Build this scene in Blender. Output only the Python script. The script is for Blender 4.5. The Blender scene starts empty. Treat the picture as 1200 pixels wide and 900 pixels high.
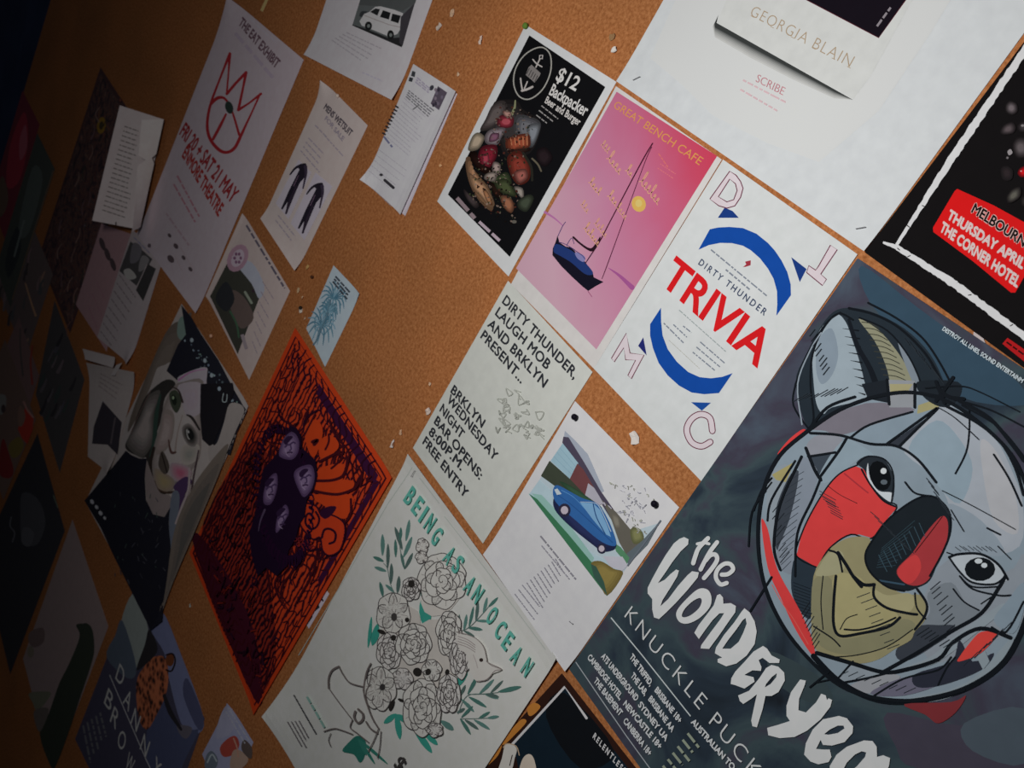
import bpy, math, random
from mathutils import Vector, Matrix, noise
from mathutils.geometry import tessellate_polygon

# ------------------------------------------------------------------ scene, camera, light, exposure
SC = bpy.context.scene
COL = SC.collection
Z0 = 2.62                       # height of the board origin (upper left corner of the pink flyer) above the floor
# pose of the camera against the board plane (board x right, board y up, third axis out of the board)
R_ = ((0.52015217, 0.46509909, -0.71632712),
      (0.58543692, -0.80483856, -0.09746022),
      (-0.62185635, -0.3686702, -0.69092471))
T_ = (0.13386067, -0.3817053, 1.20236848)
FPX = 1091.6257
HM = Matrix(((FPX*R_[0][0]+600*R_[2][0], FPX*R_[0][1]+600*R_[2][1], FPX*T_[0]+600*T_[2]),
             (FPX*R_[1][0]+450*R_[2][0], FPX*R_[1][1]+450*R_[2][1], FPX*T_[1]+450*T_[2]),
             (R_[2][0], R_[2][1], T_[2])))
HI = HM.inverted()


EYE = Matrix(R_).transposed() @ Vector(T_)*-1        # the camera, in board axes


def at(p, d=0.0):
    """Point that a point of the photograph shows (metres right of / above the board origin), d metres off the board."""
    v = HI @ Vector((p[0], p[1], 1.0))
    b = Vector((v.x/v.z, v.y/v.z))
    return b+(Vector((EYE.x, EYE.y))-b)*(d/EYE.z) if d else b


def wv(b):                      # board axes -> world axes
    return Vector((b[0], -b[2], b[1]))


def build_camera():
    cd = bpy.data.cameras.new('camera')
    cd.sensor_width = 36.0
    cd.lens = FPX*36.0/1200.0
    cd.clip_start = 0.01
    ob = bpy.data.objects.new('camera', cd)
    COL.objects.link(ob)
    r, d, f = wv(R_[0]), wv(R_[1]), wv(R_[2])
    pw = wv(EYE) + Vector((0, 0, Z0))
    m = Matrix(((r.x, -d.x, -f.x, pw.x), (r.y, -d.y, -f.y, pw.y), (r.z, -d.z, -f.z, pw.z), (0, 0, 0, 1)))
    ob.matrix_world = m
    c = at((840, 470))
    cd.dof.use_dof = True
    cd.dof.focus_distance = R_[2][0]*c.x + R_[2][1]*c.y + T_[2]
    cd.dof.aperture_fstop = 10.0
    SC.camera = ob


build_camera()

LX, LY, LH = 0.30, 0.0, 1.00   # lamp: right of, above and in front of the board origin


def build_lamp():
    ld = bpy.data.lights.new('room_lamp', 'AREA')
    ld.shape = 'DISK'
    ld.size = 0.22
    ld.energy = 7.9
    ld.color = (1.0, 0.985, 0.975)
    lo = bpy.data.objects.new('room_lamp', ld)
    lo.location = (LX, -LH, Z0+LY)
    lo.rotation_euler = (math.radians(90), 0, 0)
    COL.objects.link(lo)


build_lamp()
w = bpy.data.worlds.new('room_air')
w.use_nodes = True
w.node_tree.nodes['Background'].inputs[0].default_value = (0.55, 0.6, 0.75, 1)
w.node_tree.nodes['Background'].inputs[1].default_value = 0.027
SC.world = w
SC.view_settings.view_transform = 'Standard'
SC.view_settings.look = 'None'
SC.view_settings.exposure = 0.0
SC.view_settings.gamma = 1.0
SC.view_settings.use_curve_mapping = False

# ------------------------------------------------------------------ helpers


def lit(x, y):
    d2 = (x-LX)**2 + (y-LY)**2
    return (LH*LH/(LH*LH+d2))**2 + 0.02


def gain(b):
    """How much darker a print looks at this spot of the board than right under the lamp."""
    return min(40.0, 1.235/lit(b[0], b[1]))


def s2l(c):
    c /= 255.0
    return c/12.92 if c <= 0.04045 else ((c+0.055)/1.055)**2.4


def rgb_raw(h):
    h = h.lstrip('#')
    return [s2l(int(h[i:i+2], 16)) for i in (0, 2, 4)]


def rgb(h, g=1.0):
    h = h.lstrip('#')
    v = [s2l(int(h[i:i+2], 16))*g for i in (0, 2, 4)]
    m = max(v)
    if m > 0.86:
        v = [c*0.86/m for c in v]
    return (v[0], v[1], v[2], 1.0)


MATS = {}


def ink(h, g=1.0, rough=0.7, var=0.10, scale=60.0):
    key = (h, round(g, 2), rough)
    if key in MATS:
        return MATS[key]
    m = bpy.data.materials.new('print_'+h.lstrip('#'))
    m.use_nodes = True
    nt = m.node_tree
    b = nt.nodes['Principled BSDF']
    b.inputs['Roughness'].default_value = rough
    b.inputs['Specular IOR Level'].default_value = 0.03
    tc = nt.nodes.new('ShaderNodeTexCoord')
    n = nt.nodes.new('ShaderNodeTexNoise')
    n.inputs['Scale'].default_value = scale
    n.inputs['Detail'].default_value = 4.0
    mx = nt.nodes.new('ShaderNodeMix')
    mx.data_type = 'RGBA'
    c = rgb(h, g)
    mx.inputs[6].default_value = tuple(x*(1-var) for x in c[:3])+(1,)
    mx.inputs[7].default_value = tuple(min(.88, x*(1+var)) for x in c[:3])+(1,)
    nt.links.new(tc.outputs['Object'], n.inputs['Vector'])
    nt.links.new(n.outputs['Fac'], mx.inputs[0])
    nt.links.new(mx.outputs[2], b.inputs['Base Color'])
    MATS[key] = m
    return m


def blend(name, stops, g, scale, detail=5.0, dist=0.6, rough=0.7, grad=None, kind='noise'):
    """Printed colour that wanders through a ramp: noise, waves or a straight run across the sheet."""
    m = bpy.data.materials.new(name)
    m.use_nodes = True
    nt = m.node_tree
    b = nt.nodes['Principled BSDF']
    b.inputs['Roughness'].default_value = rough
    b.inputs['Specular IOR Level'].default_value = 0.03
    tc = nt.nodes.new('ShaderNodeTexCoord')
    if kind == 'wave':
        n = nt.nodes.new('ShaderNodeTexWave')
        n.inputs['Scale'].default_value = scale
        n.inputs['Distortion'].default_value = dist
        n.inputs['Detail'].default_value = detail
        n.inputs['Detail Scale'].default_value = 1.2
    elif kind == 'voronoi':
        n = nt.nodes.new('ShaderNodeTexVoronoi')
        n.inputs['Scale'].default_value = scale
    else:
        n = nt.nodes.new('ShaderNodeTexNoise')
        n.inputs['Scale'].default_value = scale
        n.inputs['Detail'].default_value = detail
        n.inputs['Distortion'].default_value = dist
    nt.links.new(tc.outputs['Object'], n.inputs['Vector'])
    out = n.outputs['Distance'] if kind == 'voronoi' else n.outputs['Fac']
    if grad:
        gx, gz, g0, gn = grad
        sx = nt.nodes.new('ShaderNodeVectorMath')
        sx.operation = 'DOT_PRODUCT'
        sx.inputs[1].default_value = (gx, 0, gz)
        nt.links.new(tc.outputs['Object'], sx.inputs[0])
        a = nt.nodes.new('ShaderNodeMath')
        a.operation = 'ADD'
        a.inputs[1].default_value = g0
        nt.links.new(sx.outputs['Value'], a.inputs[0])
        k = nt.nodes.new('ShaderNodeMath')
        k.operation = 'MULTIPLY_ADD'
        k.inputs[1].default_value = gn
        nt.links.new(out, k.inputs[0])
        nt.links.new(a.outputs[0], k.inputs[2])
        out = k.outputs[0]
    r = nt.nodes.new('ShaderNodeValToRGB')
    el = r.color_ramp.elements
    while len(el) < len(stops):
        el.new(0.5)
    for e, (p, h) in zip(el, stops):
        e.position = p
        e.color = rgb(h, g)
    nt.links.new(out, r.inputs['Fac'])
    nt.links.new(r.outputs['Color'], b.inputs['Base Color'])
    return m


def mesh_obj(name, verts, faces, mats, idx, parent=None, smooth=False):
    me = bpy.data.meshes.new(name)
    me.from_pydata([tuple(v) for v in verts], [], faces)
    for m in mats:
        me.materials.append(m)
    for i, p in enumerate(me.polygons):
        p.material_index = idx[i]
        p.use_smooth = smooth
    me.update()
    o = bpy.data.objects.new(name, me)
    COL.objects.link(o)
    if parent:
        o.parent = parent
    return o


def tag(o, label=None, cat=None, group=None, kind=None):
    if label:
        o['label'] = label
    if cat:
        o['category'] = cat
    if group:
        o['group'] = group
    if kind:
        o['kind'] = kind
    return o


def smoothpath(pts, closed=False, n=5):
    if len(pts) < 3:
        return list(pts)
    out = []
    N = len(pts)
    rng = range(N) if closed else range(N-1)
    for i in rng:
        if closed:
            p0, p1, p2, p3 = pts[(i-1) % N], pts[i], pts[(i+1) % N], pts[(i+2) % N]
        else:
            p0, p1, p2, p3 = pts[max(i-1, 0)], pts[i], pts[i+1], pts[min(i+2, N-1)]
        for k in range(n):
            t = k/n
            q = []
            for a in range(2):
                q.append(0.5*((2*p1[a]) + (-p0[a]+p2[a])*t + (2*p0[a]-5*p1[a]+4*p2[a]-p3[a])*t*t
                              + (-p0[a]+3*p1[a]-3*p2[a]+p3[a])*t**3))
            out.append(tuple(q))
    if not closed:
        out.append(tuple(pts[-1]))
    return out


def K(ox, oy, s):
    """Points measured on a s times enlarged detail of the photograph whose corner is (ox, oy)."""
    def f(*pts):
        return [(ox+x/s, oy+y/s) for x, y in pts]
    return f


FONT = {}


def letters(body, weight=0.0, space=1.0, word=1.0):
    key = (body, weight, space, word)
    if key not in FONT:
        cu = bpy.data.curves.new('lettering', 'FONT')
        cu.body = body
        cu.size = 1.0
        cu.offset = weight
        cu.space_character = space
        cu.space_word = word
        cu.resolution_u = 4
        ob = bpy.data.objects.new('lettering', cu)
        COL.objects.link(ob)
        dg = bpy.context.evaluated_depsgraph_get()
        ev = ob.evaluated_get(dg)
        me = bpy.data.meshes.new_from_object(ev)
        vs = [(v.co.x, v.co.y) for v in me.vertices]
        fs = [tuple(p.vertices) for p in me.polygons]
        bpy.data.objects.remove(ob)
        bpy.data.curves.remove(cu)
        bpy.data.meshes.remove(me)
        FONT[key] = (vs, fs)
    return FONT[key]


CAP = max(v[1] for v in letters('H')[0])
EPS = 0.000004
TH = 0.00022


class Sheet:
    """A paper on the board: an Empty at its bottom edge, the paper and every printed part as children."""

    def __init__(s, name, label, cat, quad, d, mat, lift=(), px=True, group=None, cell=0.012, warp=0.0, seen=None, tilt=None, tone=(1, 1, 1)):
        s.q = [at(p) for p in quad] if px else [Vector(p) for p in quad]      # TL TR BR BL
        s.d = d
        s.lift = lift                   # (corner or edge spec, height, reach)
        s.warp = warp
        s.tilt = tilt                   # how far each corner stands off the board
        s.seed = sum(ord(c) for c in label)
        if px:
            for _ in range(3):
                s.q = [at(p, d+(tilt[k] if tilt else s.h(s.q[k]))) for k, p in enumerate(quad)]
        base = (s.q[2]+s.q[3])/2
        cen = (s.q[0]+s.q[1]+s.q[2]+s.q[3])/4
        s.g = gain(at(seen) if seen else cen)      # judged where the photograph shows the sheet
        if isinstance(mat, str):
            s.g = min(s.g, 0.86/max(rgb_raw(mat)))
        s.base = base
        s.e = bpy.data.objects.new(name, None)
        s.e.empty_display_size = 0.05
        s.e.location = (base.x, -d, Z0+base.y)
        COL.objects.link(s.e)
        tag(s.e, label, cat, group)
        s.n = 0
        s.heap = None
        s.tone, s.sat = tone, 1.0       # density and saturation of the printing inks
        s.cur = None
        s.curved = bool(lift) or warp > 0 or bool(tilt)
        s.paper(mat, cell)

    def uv(s, b):
        """Where board point b lies between the four corners."""
        p, e, f = s.q[0], s.q[1]-s.q[0], s.q[3]-s.q[0]
        c = s.q[0]-s.q[1]+s.q[2]-s.q[3]
        u = v = 0.5
        for _ in range(6):
            r = p+e*u+f*v+c*(u*v)-b
            a1, a2 = e+c*v, f+c*u
            dt = a1.x*a2.y-a1.y*a2.x
            u -= (r.x*a2.y-r.y*a2.x)/dt
            v -= (a1.x*r.y-a1.y*r.x)/dt
        return min(1.1, max(-.1, u)), min(1.1, max(-.1, v))

    def h(s, b):
        """Distance of the paper's front from its resting plane at board point b."""
        z = 0.0
        if s.tilt:
            u, v = s.uv(b)
            z += (s.tilt[0]*(1-u)+s.tilt[1]*u)*(1-v)+(s.tilt[3]*(1-u)+s.tilt[2]*u)*v
        for spec, hh, reach in s.lift:
            if isinstance(spec, int):
                dd = (b-s.q[spec]).length
            else:
                a, c = s.q[spec[0]], s.q[spec[1]]
                u = (c-a).normalized()
                dd = abs((b-a).x*u.y-(b-a).y*u.x)
            t = max(0.0, 1-dd/reach)
            z += hh*t*t
        if s.warp:
            z += 0.5*s.warp*(0.5+0.5*noise.noise(Vector((b.x*7+s.seed, b.y*7, 0))))
        return z

    def at(s, p):
        b = at(p, s.d)
        if s.curved:
            dd = 0.0
            for _ in range(40 if s.tilt else 12):
                b = at(p, s.d+dd)
                dd = 0.5*dd+0.5*s.h(b)
        return b

    def loc(s, b, k=0.0):
        return (b.x-s.base.x, -(TH+s.h(b)+k), b.y-s.base.y)

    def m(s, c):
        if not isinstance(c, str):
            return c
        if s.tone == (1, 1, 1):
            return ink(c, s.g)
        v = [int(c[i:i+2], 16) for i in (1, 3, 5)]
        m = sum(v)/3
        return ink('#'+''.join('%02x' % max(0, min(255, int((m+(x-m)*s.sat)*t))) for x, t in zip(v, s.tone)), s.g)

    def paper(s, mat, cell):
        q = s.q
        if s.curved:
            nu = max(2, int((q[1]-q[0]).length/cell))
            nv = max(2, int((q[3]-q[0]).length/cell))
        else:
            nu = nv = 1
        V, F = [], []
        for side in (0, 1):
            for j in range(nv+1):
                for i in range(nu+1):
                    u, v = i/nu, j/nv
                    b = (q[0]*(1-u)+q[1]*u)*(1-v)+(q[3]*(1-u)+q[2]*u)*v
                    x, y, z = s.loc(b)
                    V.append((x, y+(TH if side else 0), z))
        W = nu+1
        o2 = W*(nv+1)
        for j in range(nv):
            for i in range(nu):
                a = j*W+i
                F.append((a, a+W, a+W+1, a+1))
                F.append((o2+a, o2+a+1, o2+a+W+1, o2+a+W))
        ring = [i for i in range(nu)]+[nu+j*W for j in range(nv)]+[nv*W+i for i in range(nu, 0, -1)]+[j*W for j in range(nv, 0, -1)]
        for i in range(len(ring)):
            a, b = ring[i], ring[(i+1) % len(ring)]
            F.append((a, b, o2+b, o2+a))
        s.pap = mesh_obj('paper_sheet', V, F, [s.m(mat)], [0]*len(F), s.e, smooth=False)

    def gather(s):
        s.heap = {}

    def press(s):
        hp, s.heap = s.heap, None
        for m, ls in hp.items():
            P, T = [], []
            for b, t in ls:
                o = len(P)
                P.extend(b)
                T.extend((x+o, y+o, z+o) for x, y, z in t)
            s.add(P, T, m)

    # ---- printed parts
    def part(s, name, label=None):
        s.done()
        s.cur = [name, label, [], [], [], []]       # verts faces mats idx
        return s

    def done(s):
        if s.cur and s.cur[3]:
            name, label, V, F, M, I = s.cur
            o = mesh_obj(name, V, F, M, I, s.e)
            if label:
                o['label'] = label
        s.cur = None

    def add(s, bpts, tris, mat):
        """board points + triangles as one printed patch, one hair above the one before."""
        if s.heap is not None:          # shapes of one printing pass share a layer
            s.heap.setdefault(s.m(mat), []).append((bpts, [tuple(t) for t in tris]))
            return
        _, _, V, F, M, I = s.cur
        s.n += 1
        k = 0.00012 + EPS*4*s.n if s.curved else 0.00006 + EPS*s.n
        mat = s.m(mat)
        if mat not in M:
            M.append(mat)
        mi = M.index(mat)
        if s.curved:
            pts = list(bpts)
            work = [tuple(t) for t in tris]
            out = []
            while work:
                t = work.pop()
                e = [((pts[t[i]]-pts[t[(i+1) % 3]]).length, i) for i in range(3)]
                L, i = max(e)
                if L > 0.011 and len(out) < 60000:
                    a, b, c = t[i], t[(i+1) % 3], t[(i+2) % 3]
                    pts.append((pts[a]+pts[b])/2)
                    x = len(pts)-1
                    work.append((a, x, c))
                    work.append((x, b, c))
                else:
                    out.append(t)
            bpts, tris = pts, out
        o = len(V)
        V.extend(s.loc(b, k) for b in bpts)
        for t in tris:
            a, b, c = bpts[t[0]], bpts[t[1]], bpts[t[2]]
            ar = (b.x-a.x)*(c.y-a.y)-(b.y-a.y)*(c.x-a.x)
            if abs(ar) < 1e-13:
                continue
            F.append((o+t[0], o+t[1], o+t[2]) if ar > 0 else (o+t[0], o+t[2], o+t[1]))
            I.append(mi)

    def fill(s, pts, c, smooth=False, holes=(), n=4):
        L = [pts]+list(holes)
        if smooth:
            L = [smoothpath(p, True, n) for p in L]
        flat = [Vector((p[0], p[1], 0)) for l in L for p in l]
        tris = tessellate_polygon([[Vector((p[0], p[1], 0)) for p in l] for l in L])
        s.add([s.at(p) for p in flat], tris, c)
        return s

    def soft(s, pts, c_in, c_out, n=5, core=0.35, smooth=True):
        """A printed patch that blends from c_out at its rim to c_in in its middle."""
        cx = sum(p[0] for p in pts)/len(pts)
        cy = sum(p[1] for p in pts)/len(pts)
        for k in range(n):
            t = k/(n-1)
            f = 1-(1-core)*t
            h = '#'+''.join('%02x' % int(round(int(c_out[i:i+2], 16)*(1-t)+int(c_in[i:i+2], 16)*t)) for i in (1, 3, 5))
            s.fill([(cx+(p[0]-cx)*f, cy+(p[1]-cy)*f) for p in pts], h, smooth)
        return s

    def shade(s, pts, c, k=0.62, n=4, core=0.5):
        d = '#'+''.join('%02x' % min(255, int(int(c[i:i+2], 16)*k)) for i in (1, 3, 5))
        return s.soft(pts, c, d, n, core)

    def speckle(s, quad, n, size, cols, seed=1):
        """Grain of a printed photo: small irregular flecks over a four-cornered area."""
        rnd = random.Random(seed)
        for c in cols:
            vs, tr = [], []
            for _ in range(n):
                u, v = rnd.random(), rnd.random()
                x = (quad[0][0]*(1-u)+quad[1][0]*u)*(1-v)+(quad[3][0]*(1-u)+quad[2][0]*u)*v
                y = (quad[0][1]*(1-u)+quad[1][1]*u)*(1-v)+(quad[3][1]*(1-u)+quad[2][1]*u)*v
                o, m = len(vs), 5
                a0, el, sz = rnd.uniform(0, 6), rnd.uniform(.35, 1), size*rnd.uniform(.4, 1.2)
                for k in range(m):
                    t = 6.283*k/m
                    p, q = sz*math.cos(t), sz*el*math.sin(t)
                    vs.append((x+p*math.cos(a0)-q*math.sin(a0), y+p*math.sin(a0)+q*math.cos(a0)))
                tr += [(o, o+k, o+k+1) for k in range(1, m-1)]
            s.add([s.at(q) for q in vs], tr, c)
        return s

    def stroke(s, pts, wd, c, smooth=True, closed=False, taper=(1, 1)):
        """A drawn line: wd is its breadth at the photograph's scale; taper scales the two ends."""
        p = smoothpath(pts, closed) if smooth else list(pts)
        if closed:
            p = p+[p[0]]
        N = len(p)
        if N < 2:
            return s
        vs, tr = [], []
        for i in range(N):
            a = p[max(i-1, 0)]
            b = p[min(i+1, N-1)]
            if closed and i in (0, N-1):
                a, b = p[-2], p[1]
            dx, dy = b[0]-a[0], b[1]-a[1]
            L = math.hypot(dx, dy) or 1
            t = i/(N-1)
            if isinstance(wd, (list, tuple)):
                f = t*(len(wd)-1)
                k = min(int(f), len(wd)-2)
                ww = wd[k]+(wd[k+1]-wd[k])*(f-k)
            else:
                ww = wd*(taper[0] + (taper[1]-taper[0])*t if taper != (1, 1) and taper[0] != -1 else 1)
                if taper[0] == -1:
                    ww = wd*math.sin(math.pi*(0.06+0.88*t))
            nx, ny = -dy/L*ww/2, dx/L*ww/2
            vs += [(p[i][0]+nx, p[i][1]+ny), (p[i][0]-nx, p[i][1]-ny)]
            if i:
                o = 2*i
                tr += [(o-2, o-1, o), (o-1, o+1, o)]
        if not closed:
            for i, j in ((0, 1), (N-1, N-2)):           # round ends
                wx = math.hypot(vs[2*i][0]-vs[2*i+1][0], vs[2*i][1]-vs[2*i+1][1])/2
                if wx < 0.5:
                    continue
                ang = math.atan2(p[i][1]-p[j][1], p[i][0]-p[j][0])
                o = len(vs)
                vs.append(p[i])
                for k in range(5):
                    a = ang-math.pi/2+math.pi*k/4
                    vs.append((p[i][0]+wx*math.cos(a), p[i][1]+wx*math.sin(a)))
                tr += [(o, o+1+k, o+2+k) for k in range(4)]
        s.add([s.at(q) for q in vs], tr, c)
        return s

    def dot(s, p, rx, c, ry=None, rot=0.0, n=14):
        ry = ry or rx
        a = math.radians(rot)
        pts = []
        for k in range(n):
            t = 2*math.pi*k/n
            x, y = rx*math.cos(t), ry*math.sin(t)
            pts.append((p[0]+x*math.cos(a)-y*math.sin(a), p[1]+x*math.sin(a)+y*math.cos(a)))
        return s.fill(pts, c)

    def text(s, body, p0, p1, top, c, weight=0.0, space=1.0, word=1.0, bold=0.0):
        """Lettering from p0 to p1 along its baseline; top is the cap height above p0."""
        vs, fs = letters(body, weight, space, word)
        x0 = min(v[0] for v in vs)
        x1 = max(v[0] for v in vs)
        a, b, t = s.at(p0), s.at(p1), s.at(top)
        r, u = (b-a)/(x1-x0), (t-a)/CAP
        fl = [f for f in tri(fs)]
        s.add([a+r*(v[0]-x0)+u*v[1] for v in vs], fl, c)
        if bold:                                        # heavier strokes: the same letters again, shifted by a hair
            for k in ((bold, 0), (-bold, 0), (0, bold), (0, -bold)):
                s.add([a+r*(v[0]-x0+k[0])+u*(v[1]+k[1]) for v in vs], fl, c)
        return s

    def glyph(s, ch, cen, right, up, c, weight=0.0):
        p0 = (cen[0]-right[0]/2-up[0]/2, cen[1]-right[1]/2-up[1]/2)
        return s.text(ch, p0, (p0[0]+right[0], p0[1]+right[1]), (p0[0]+up[0], p0[1]+up[1]), c, weight)

    def lines(s, a0, a1, b0, b1, n, wd, c, seed=1, ragged=0.25):
        """Small print too fine to read: n rows of short dashes, first row a0-a1, last row b0-b1."""
        rnd = random.Random(seed)
        vs, tr = [], []
        for k in range(n):
            t = k/(n-1) if n > 1 else 0
            p = (a0[0]+(b0[0]-a0[0])*t, a0[1]+(b0[1]-a0[1])*t)
            q = (a1[0]+(b1[0]-a1[0])*t, a1[1]+(b1[1]-a1[1])*t)
            L = math.hypot(q[0]-p[0], q[1]-p[1])
            end = 1-rnd.random()*ragged
            x = 0.0
            nx, ny = -(q[1]-p[1])/L*wd/2, (q[0]-p[0])/L*wd/2
            while x < end:
                l = min(end-x, rnd.uniform(1.5, 5.5)*wd/L)
                u, v = x, x+l
                o = len(vs)
                for w_ in (u, v):
                    c0 = (p[0]+(q[0]-p[0])*w_, p[1]+(q[1]-p[1])*w_)
                    vs += [(c0[0]+nx, c0[1]+ny), (c0[0]-nx, c0[1]-ny)]
                tr += [(o, o+1, o+2), (o+1, o+3, o+2)]
                x = v+0.9*wd/L
        s.add([s.at(q) for q in vs], tr, c)
        return s

    def leaf(s, p, q, wd, c):
        return s.stroke([p, ((p[0]+q[0])/2+wd*.06, (p[1]+q[1])/2), q], [0.12*wd, 0.8*wd, wd, 0.75*wd, 0.2*wd], c)

    def end(s):
        s.done()
        return s


def tri(fs):
    for f in fs:
        for i in range(1, len(f)-1):
            yield (f[0], f[i], f[i+1])


def rect(tl, bl, ratio):
    """Corners on the board of a sheet known by its left edge."""
    a, b = at(tl), at(bl)
    d = a-b
    r = Vector((d.y, -d.x))/ratio
    return [a, a+r, b+r, b]


def rectb(bl, br, ratio):
    """Corners on the board of a sheet known by its bottom edge."""
    a, b = at(bl), at(br)
    d = b-a
    u = Vector((-d.y, d.x))*ratio
    return [a+u, b+u, b, a]


def tlrect(tl, w_, h_, rot=0.0):
    a = at(tl) if not isinstance(tl, Vector) else tl
    c, sn = math.cos(math.radians(rot)), math.sin(math.radians(rot))
    r, d = Vector((c, sn))*w_, Vector((sn, -c))*h_
    return [a, a+r, a+r+d, a+d]


# ------------------------------------------------------------------ the setting and the board
def box(name, x0, x1, y0, y1, z0, z1, m, parent=None, loc=(0, 0, 0)):
    V = [(x, y, z) for x in (x0, x1) for y in (y0, y1) for z in (z0, z1)]
    F = [(0, 1, 3, 2), (4, 6, 7, 5), (0, 4, 5, 1), (2, 3, 7, 6), (0, 2, 6, 4), (1, 5, 7, 3)]
    o = mesh_obj(name, V, F, [m], [0]*6, parent)
    o.location = loc
    return o


def plain(name, stops, scale, rough=0.8):
    return blend(name, stops, 1.0, scale, rough=rough)


navy = plain('dark_blue_paint', [(0.3, '#3a4560'), (0.7, '#465270')], 6, 0.7)
tag(box('wall_back', -7, 4, 0.021, 0.2, 0, 4.2, navy), kind='structure')
tag(box('floor', -7, 4, -4, 0.2, -0.1, 0, plain('grey_floor', [(0.3, '#4d4d4d'), (0.7, '#626060')], 9)), kind='structure')


def cork_material():
    m = bpy.data.materials.new('cork')
    m.use_nodes = True
    nt = m.node_tree
    b = nt.nodes['Principled BSDF']
    b.inputs['Roughness'].default_value = 0.85
    b.inputs['Specular IOR Level'].default_value = 0.15
    tc = nt.nodes.new('ShaderNodeTexCoord')
    n1 = nt.nodes.new('ShaderNodeTexNoise')
    n1.inputs['Scale'].default_value = 190
    n1.inputs['Detail'].default_value = 6
    n1.inputs['Roughness'].default_value = 0.7
    n2 = nt.nodes.new('ShaderNodeTexVoronoi')
    n2.inputs['Scale'].default_value = 330
    n3 = nt.nodes.new('ShaderNodeTexNoise')
    n3.inputs['Scale'].default_value = 5
    n3.inputs['Detail'].default_value = 3
    for n in (n1, n2, n3):
        nt.links.new(tc.outputs['Object'], n.inputs['Vector'])
    r1 = nt.nodes.new('ShaderNodeValToRGB')
    e = r1.color_ramp.elements
    e[0].position, e[0].color = 0.30, rgb('#985c31')
    e[1].position, e[1].color = 0.72, rgb('#dd9b66')
    x = e.new(0.5)
    x.color = rgb('#be7d4c')
    nt.links.new(n1.outputs['Fac'], r1.inputs['Fac'])
    r2 = nt.nodes.new('ShaderNodeValToRGB')
    e = r2.color_ramp.elements
    e[0].position, e[0].color = 0.05, (0.72, 0.62, 0.55, 1)
    e[1].position, e[1].color = 0.45, (1, 1, 1, 1)
    nt.links.new(n2.outputs['Distance'], r2.inputs['Fac'])
    mx = nt.nodes.new('ShaderNodeMix')
    mx.data_type = 'RGBA'
    mx.blend_type = 'MULTIPLY'
    mx.inputs[0].default_value = 0.6
    nt.links.new(r1.outputs['Color'], mx.inputs[6])
    nt.links.new(r2.outputs['Color'], mx.inputs[7])
    r3 = nt.nodes.new('ShaderNodeValToRGB')
    e = r3.color_ramp.elements
    e[0].position, e[0].color = 0.3, (0.86, 0.84, 0.82, 1)
    e[1].position, e[1].color = 0.7, (1.08, 1.0, 0.94, 1)
    nt.links.new(n3.outputs['Fac'], r3.inputs['Fac'])
    m2 = nt.nodes.new('ShaderNodeMix')
    m2.data_type = 'RGBA'
    m2.blend_type = 'MULTIPLY'
    m2.inputs[0].default_value = 1.0
    nt.links.new(mx.outputs[2], m2.inputs[6])
    nt.links.new(r3.outputs['Color'], m2.inputs[7])
    nt.links.new(m2.outputs[2], b.inputs['Base Color'])
    bp = nt.nodes.new('ShaderNodeBump')
    bp.inputs['Strength'].default_value = 0.25
    bp.inputs['Distance'].default_value = 0.001
    nt.links.new(n1.outputs['Fac'], bp.inputs['Height'])
    nt.links.new(bp.outputs['Normal'], b.inputs['Normal'])
    return m


BX0, BX1, BY0, BY1 = -2.47, 1.45, -2.55, 1.0
bd = bpy.data.objects.new('noticeboard', None)
bd.location = ((BX0+BX1)/2, 0, Z0+BY0)
COL.objects.link(bd)
tag(bd, 'large brown cork noticeboard that carries all the posters and notices', 'noticeboard')
hw, hh = (BX1-BX0)/2, BY1-BY0
box('cork_panel', -hw+.004, hw-.004, 0.0, 0.014, 0.004, hh-.004, cork_material(), bd)
bk = ink('#6b4a2c')
box('backing_board', -hw, hw, 0.0142, 0.0208, 0, hh, bk, bd)

# ------------------------------------------------------------------ the large koala gig poster
KO = rect((1006, 303), (668, 784), math.sqrt(2))
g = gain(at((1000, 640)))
slate = blend('slate_watercolour', [(0.28, '#1b2026'), (0.42, '#28323c'), (0.52, '#37454a'), (0.60, '#393744'), (0.74, '#45525e')], g, 7.5, 7, 1.0, 0.7)
s = Sheet('gig_poster', 'large slate-blue gig poster of a collaged koala and bird face with brush lettering', 'poster', KO, 0.0016, slate, px=False, seen=(1000, 640))
A, B_, D = K(900, 225, 4), K(900, 450, 4), K(900, 675, 4)
BLK = '#13171c'
s.part('animal_picture')
# backdrop washes of ink
s.fill(A((440, 345), (700, 540), (960, 730), (1180, 900), (1200, 1000), (900, 960), (700, 760), (480, 520)), '#2f4352', True)
s.fill(D((560, 640), (900, 700), (1200, 640), (1200, 900), (700, 900), (600, 800)), '#3d3a46', True)
s.fill(D((0, 350), (250, 480), (300, 620), (60, 520)), '#333f43', True)
s.fill(D((920, 690), (1200, 620), (1200, 880), (960, 820)), '#434d56', True)
s.tone = (.90, .92, .94)
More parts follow.
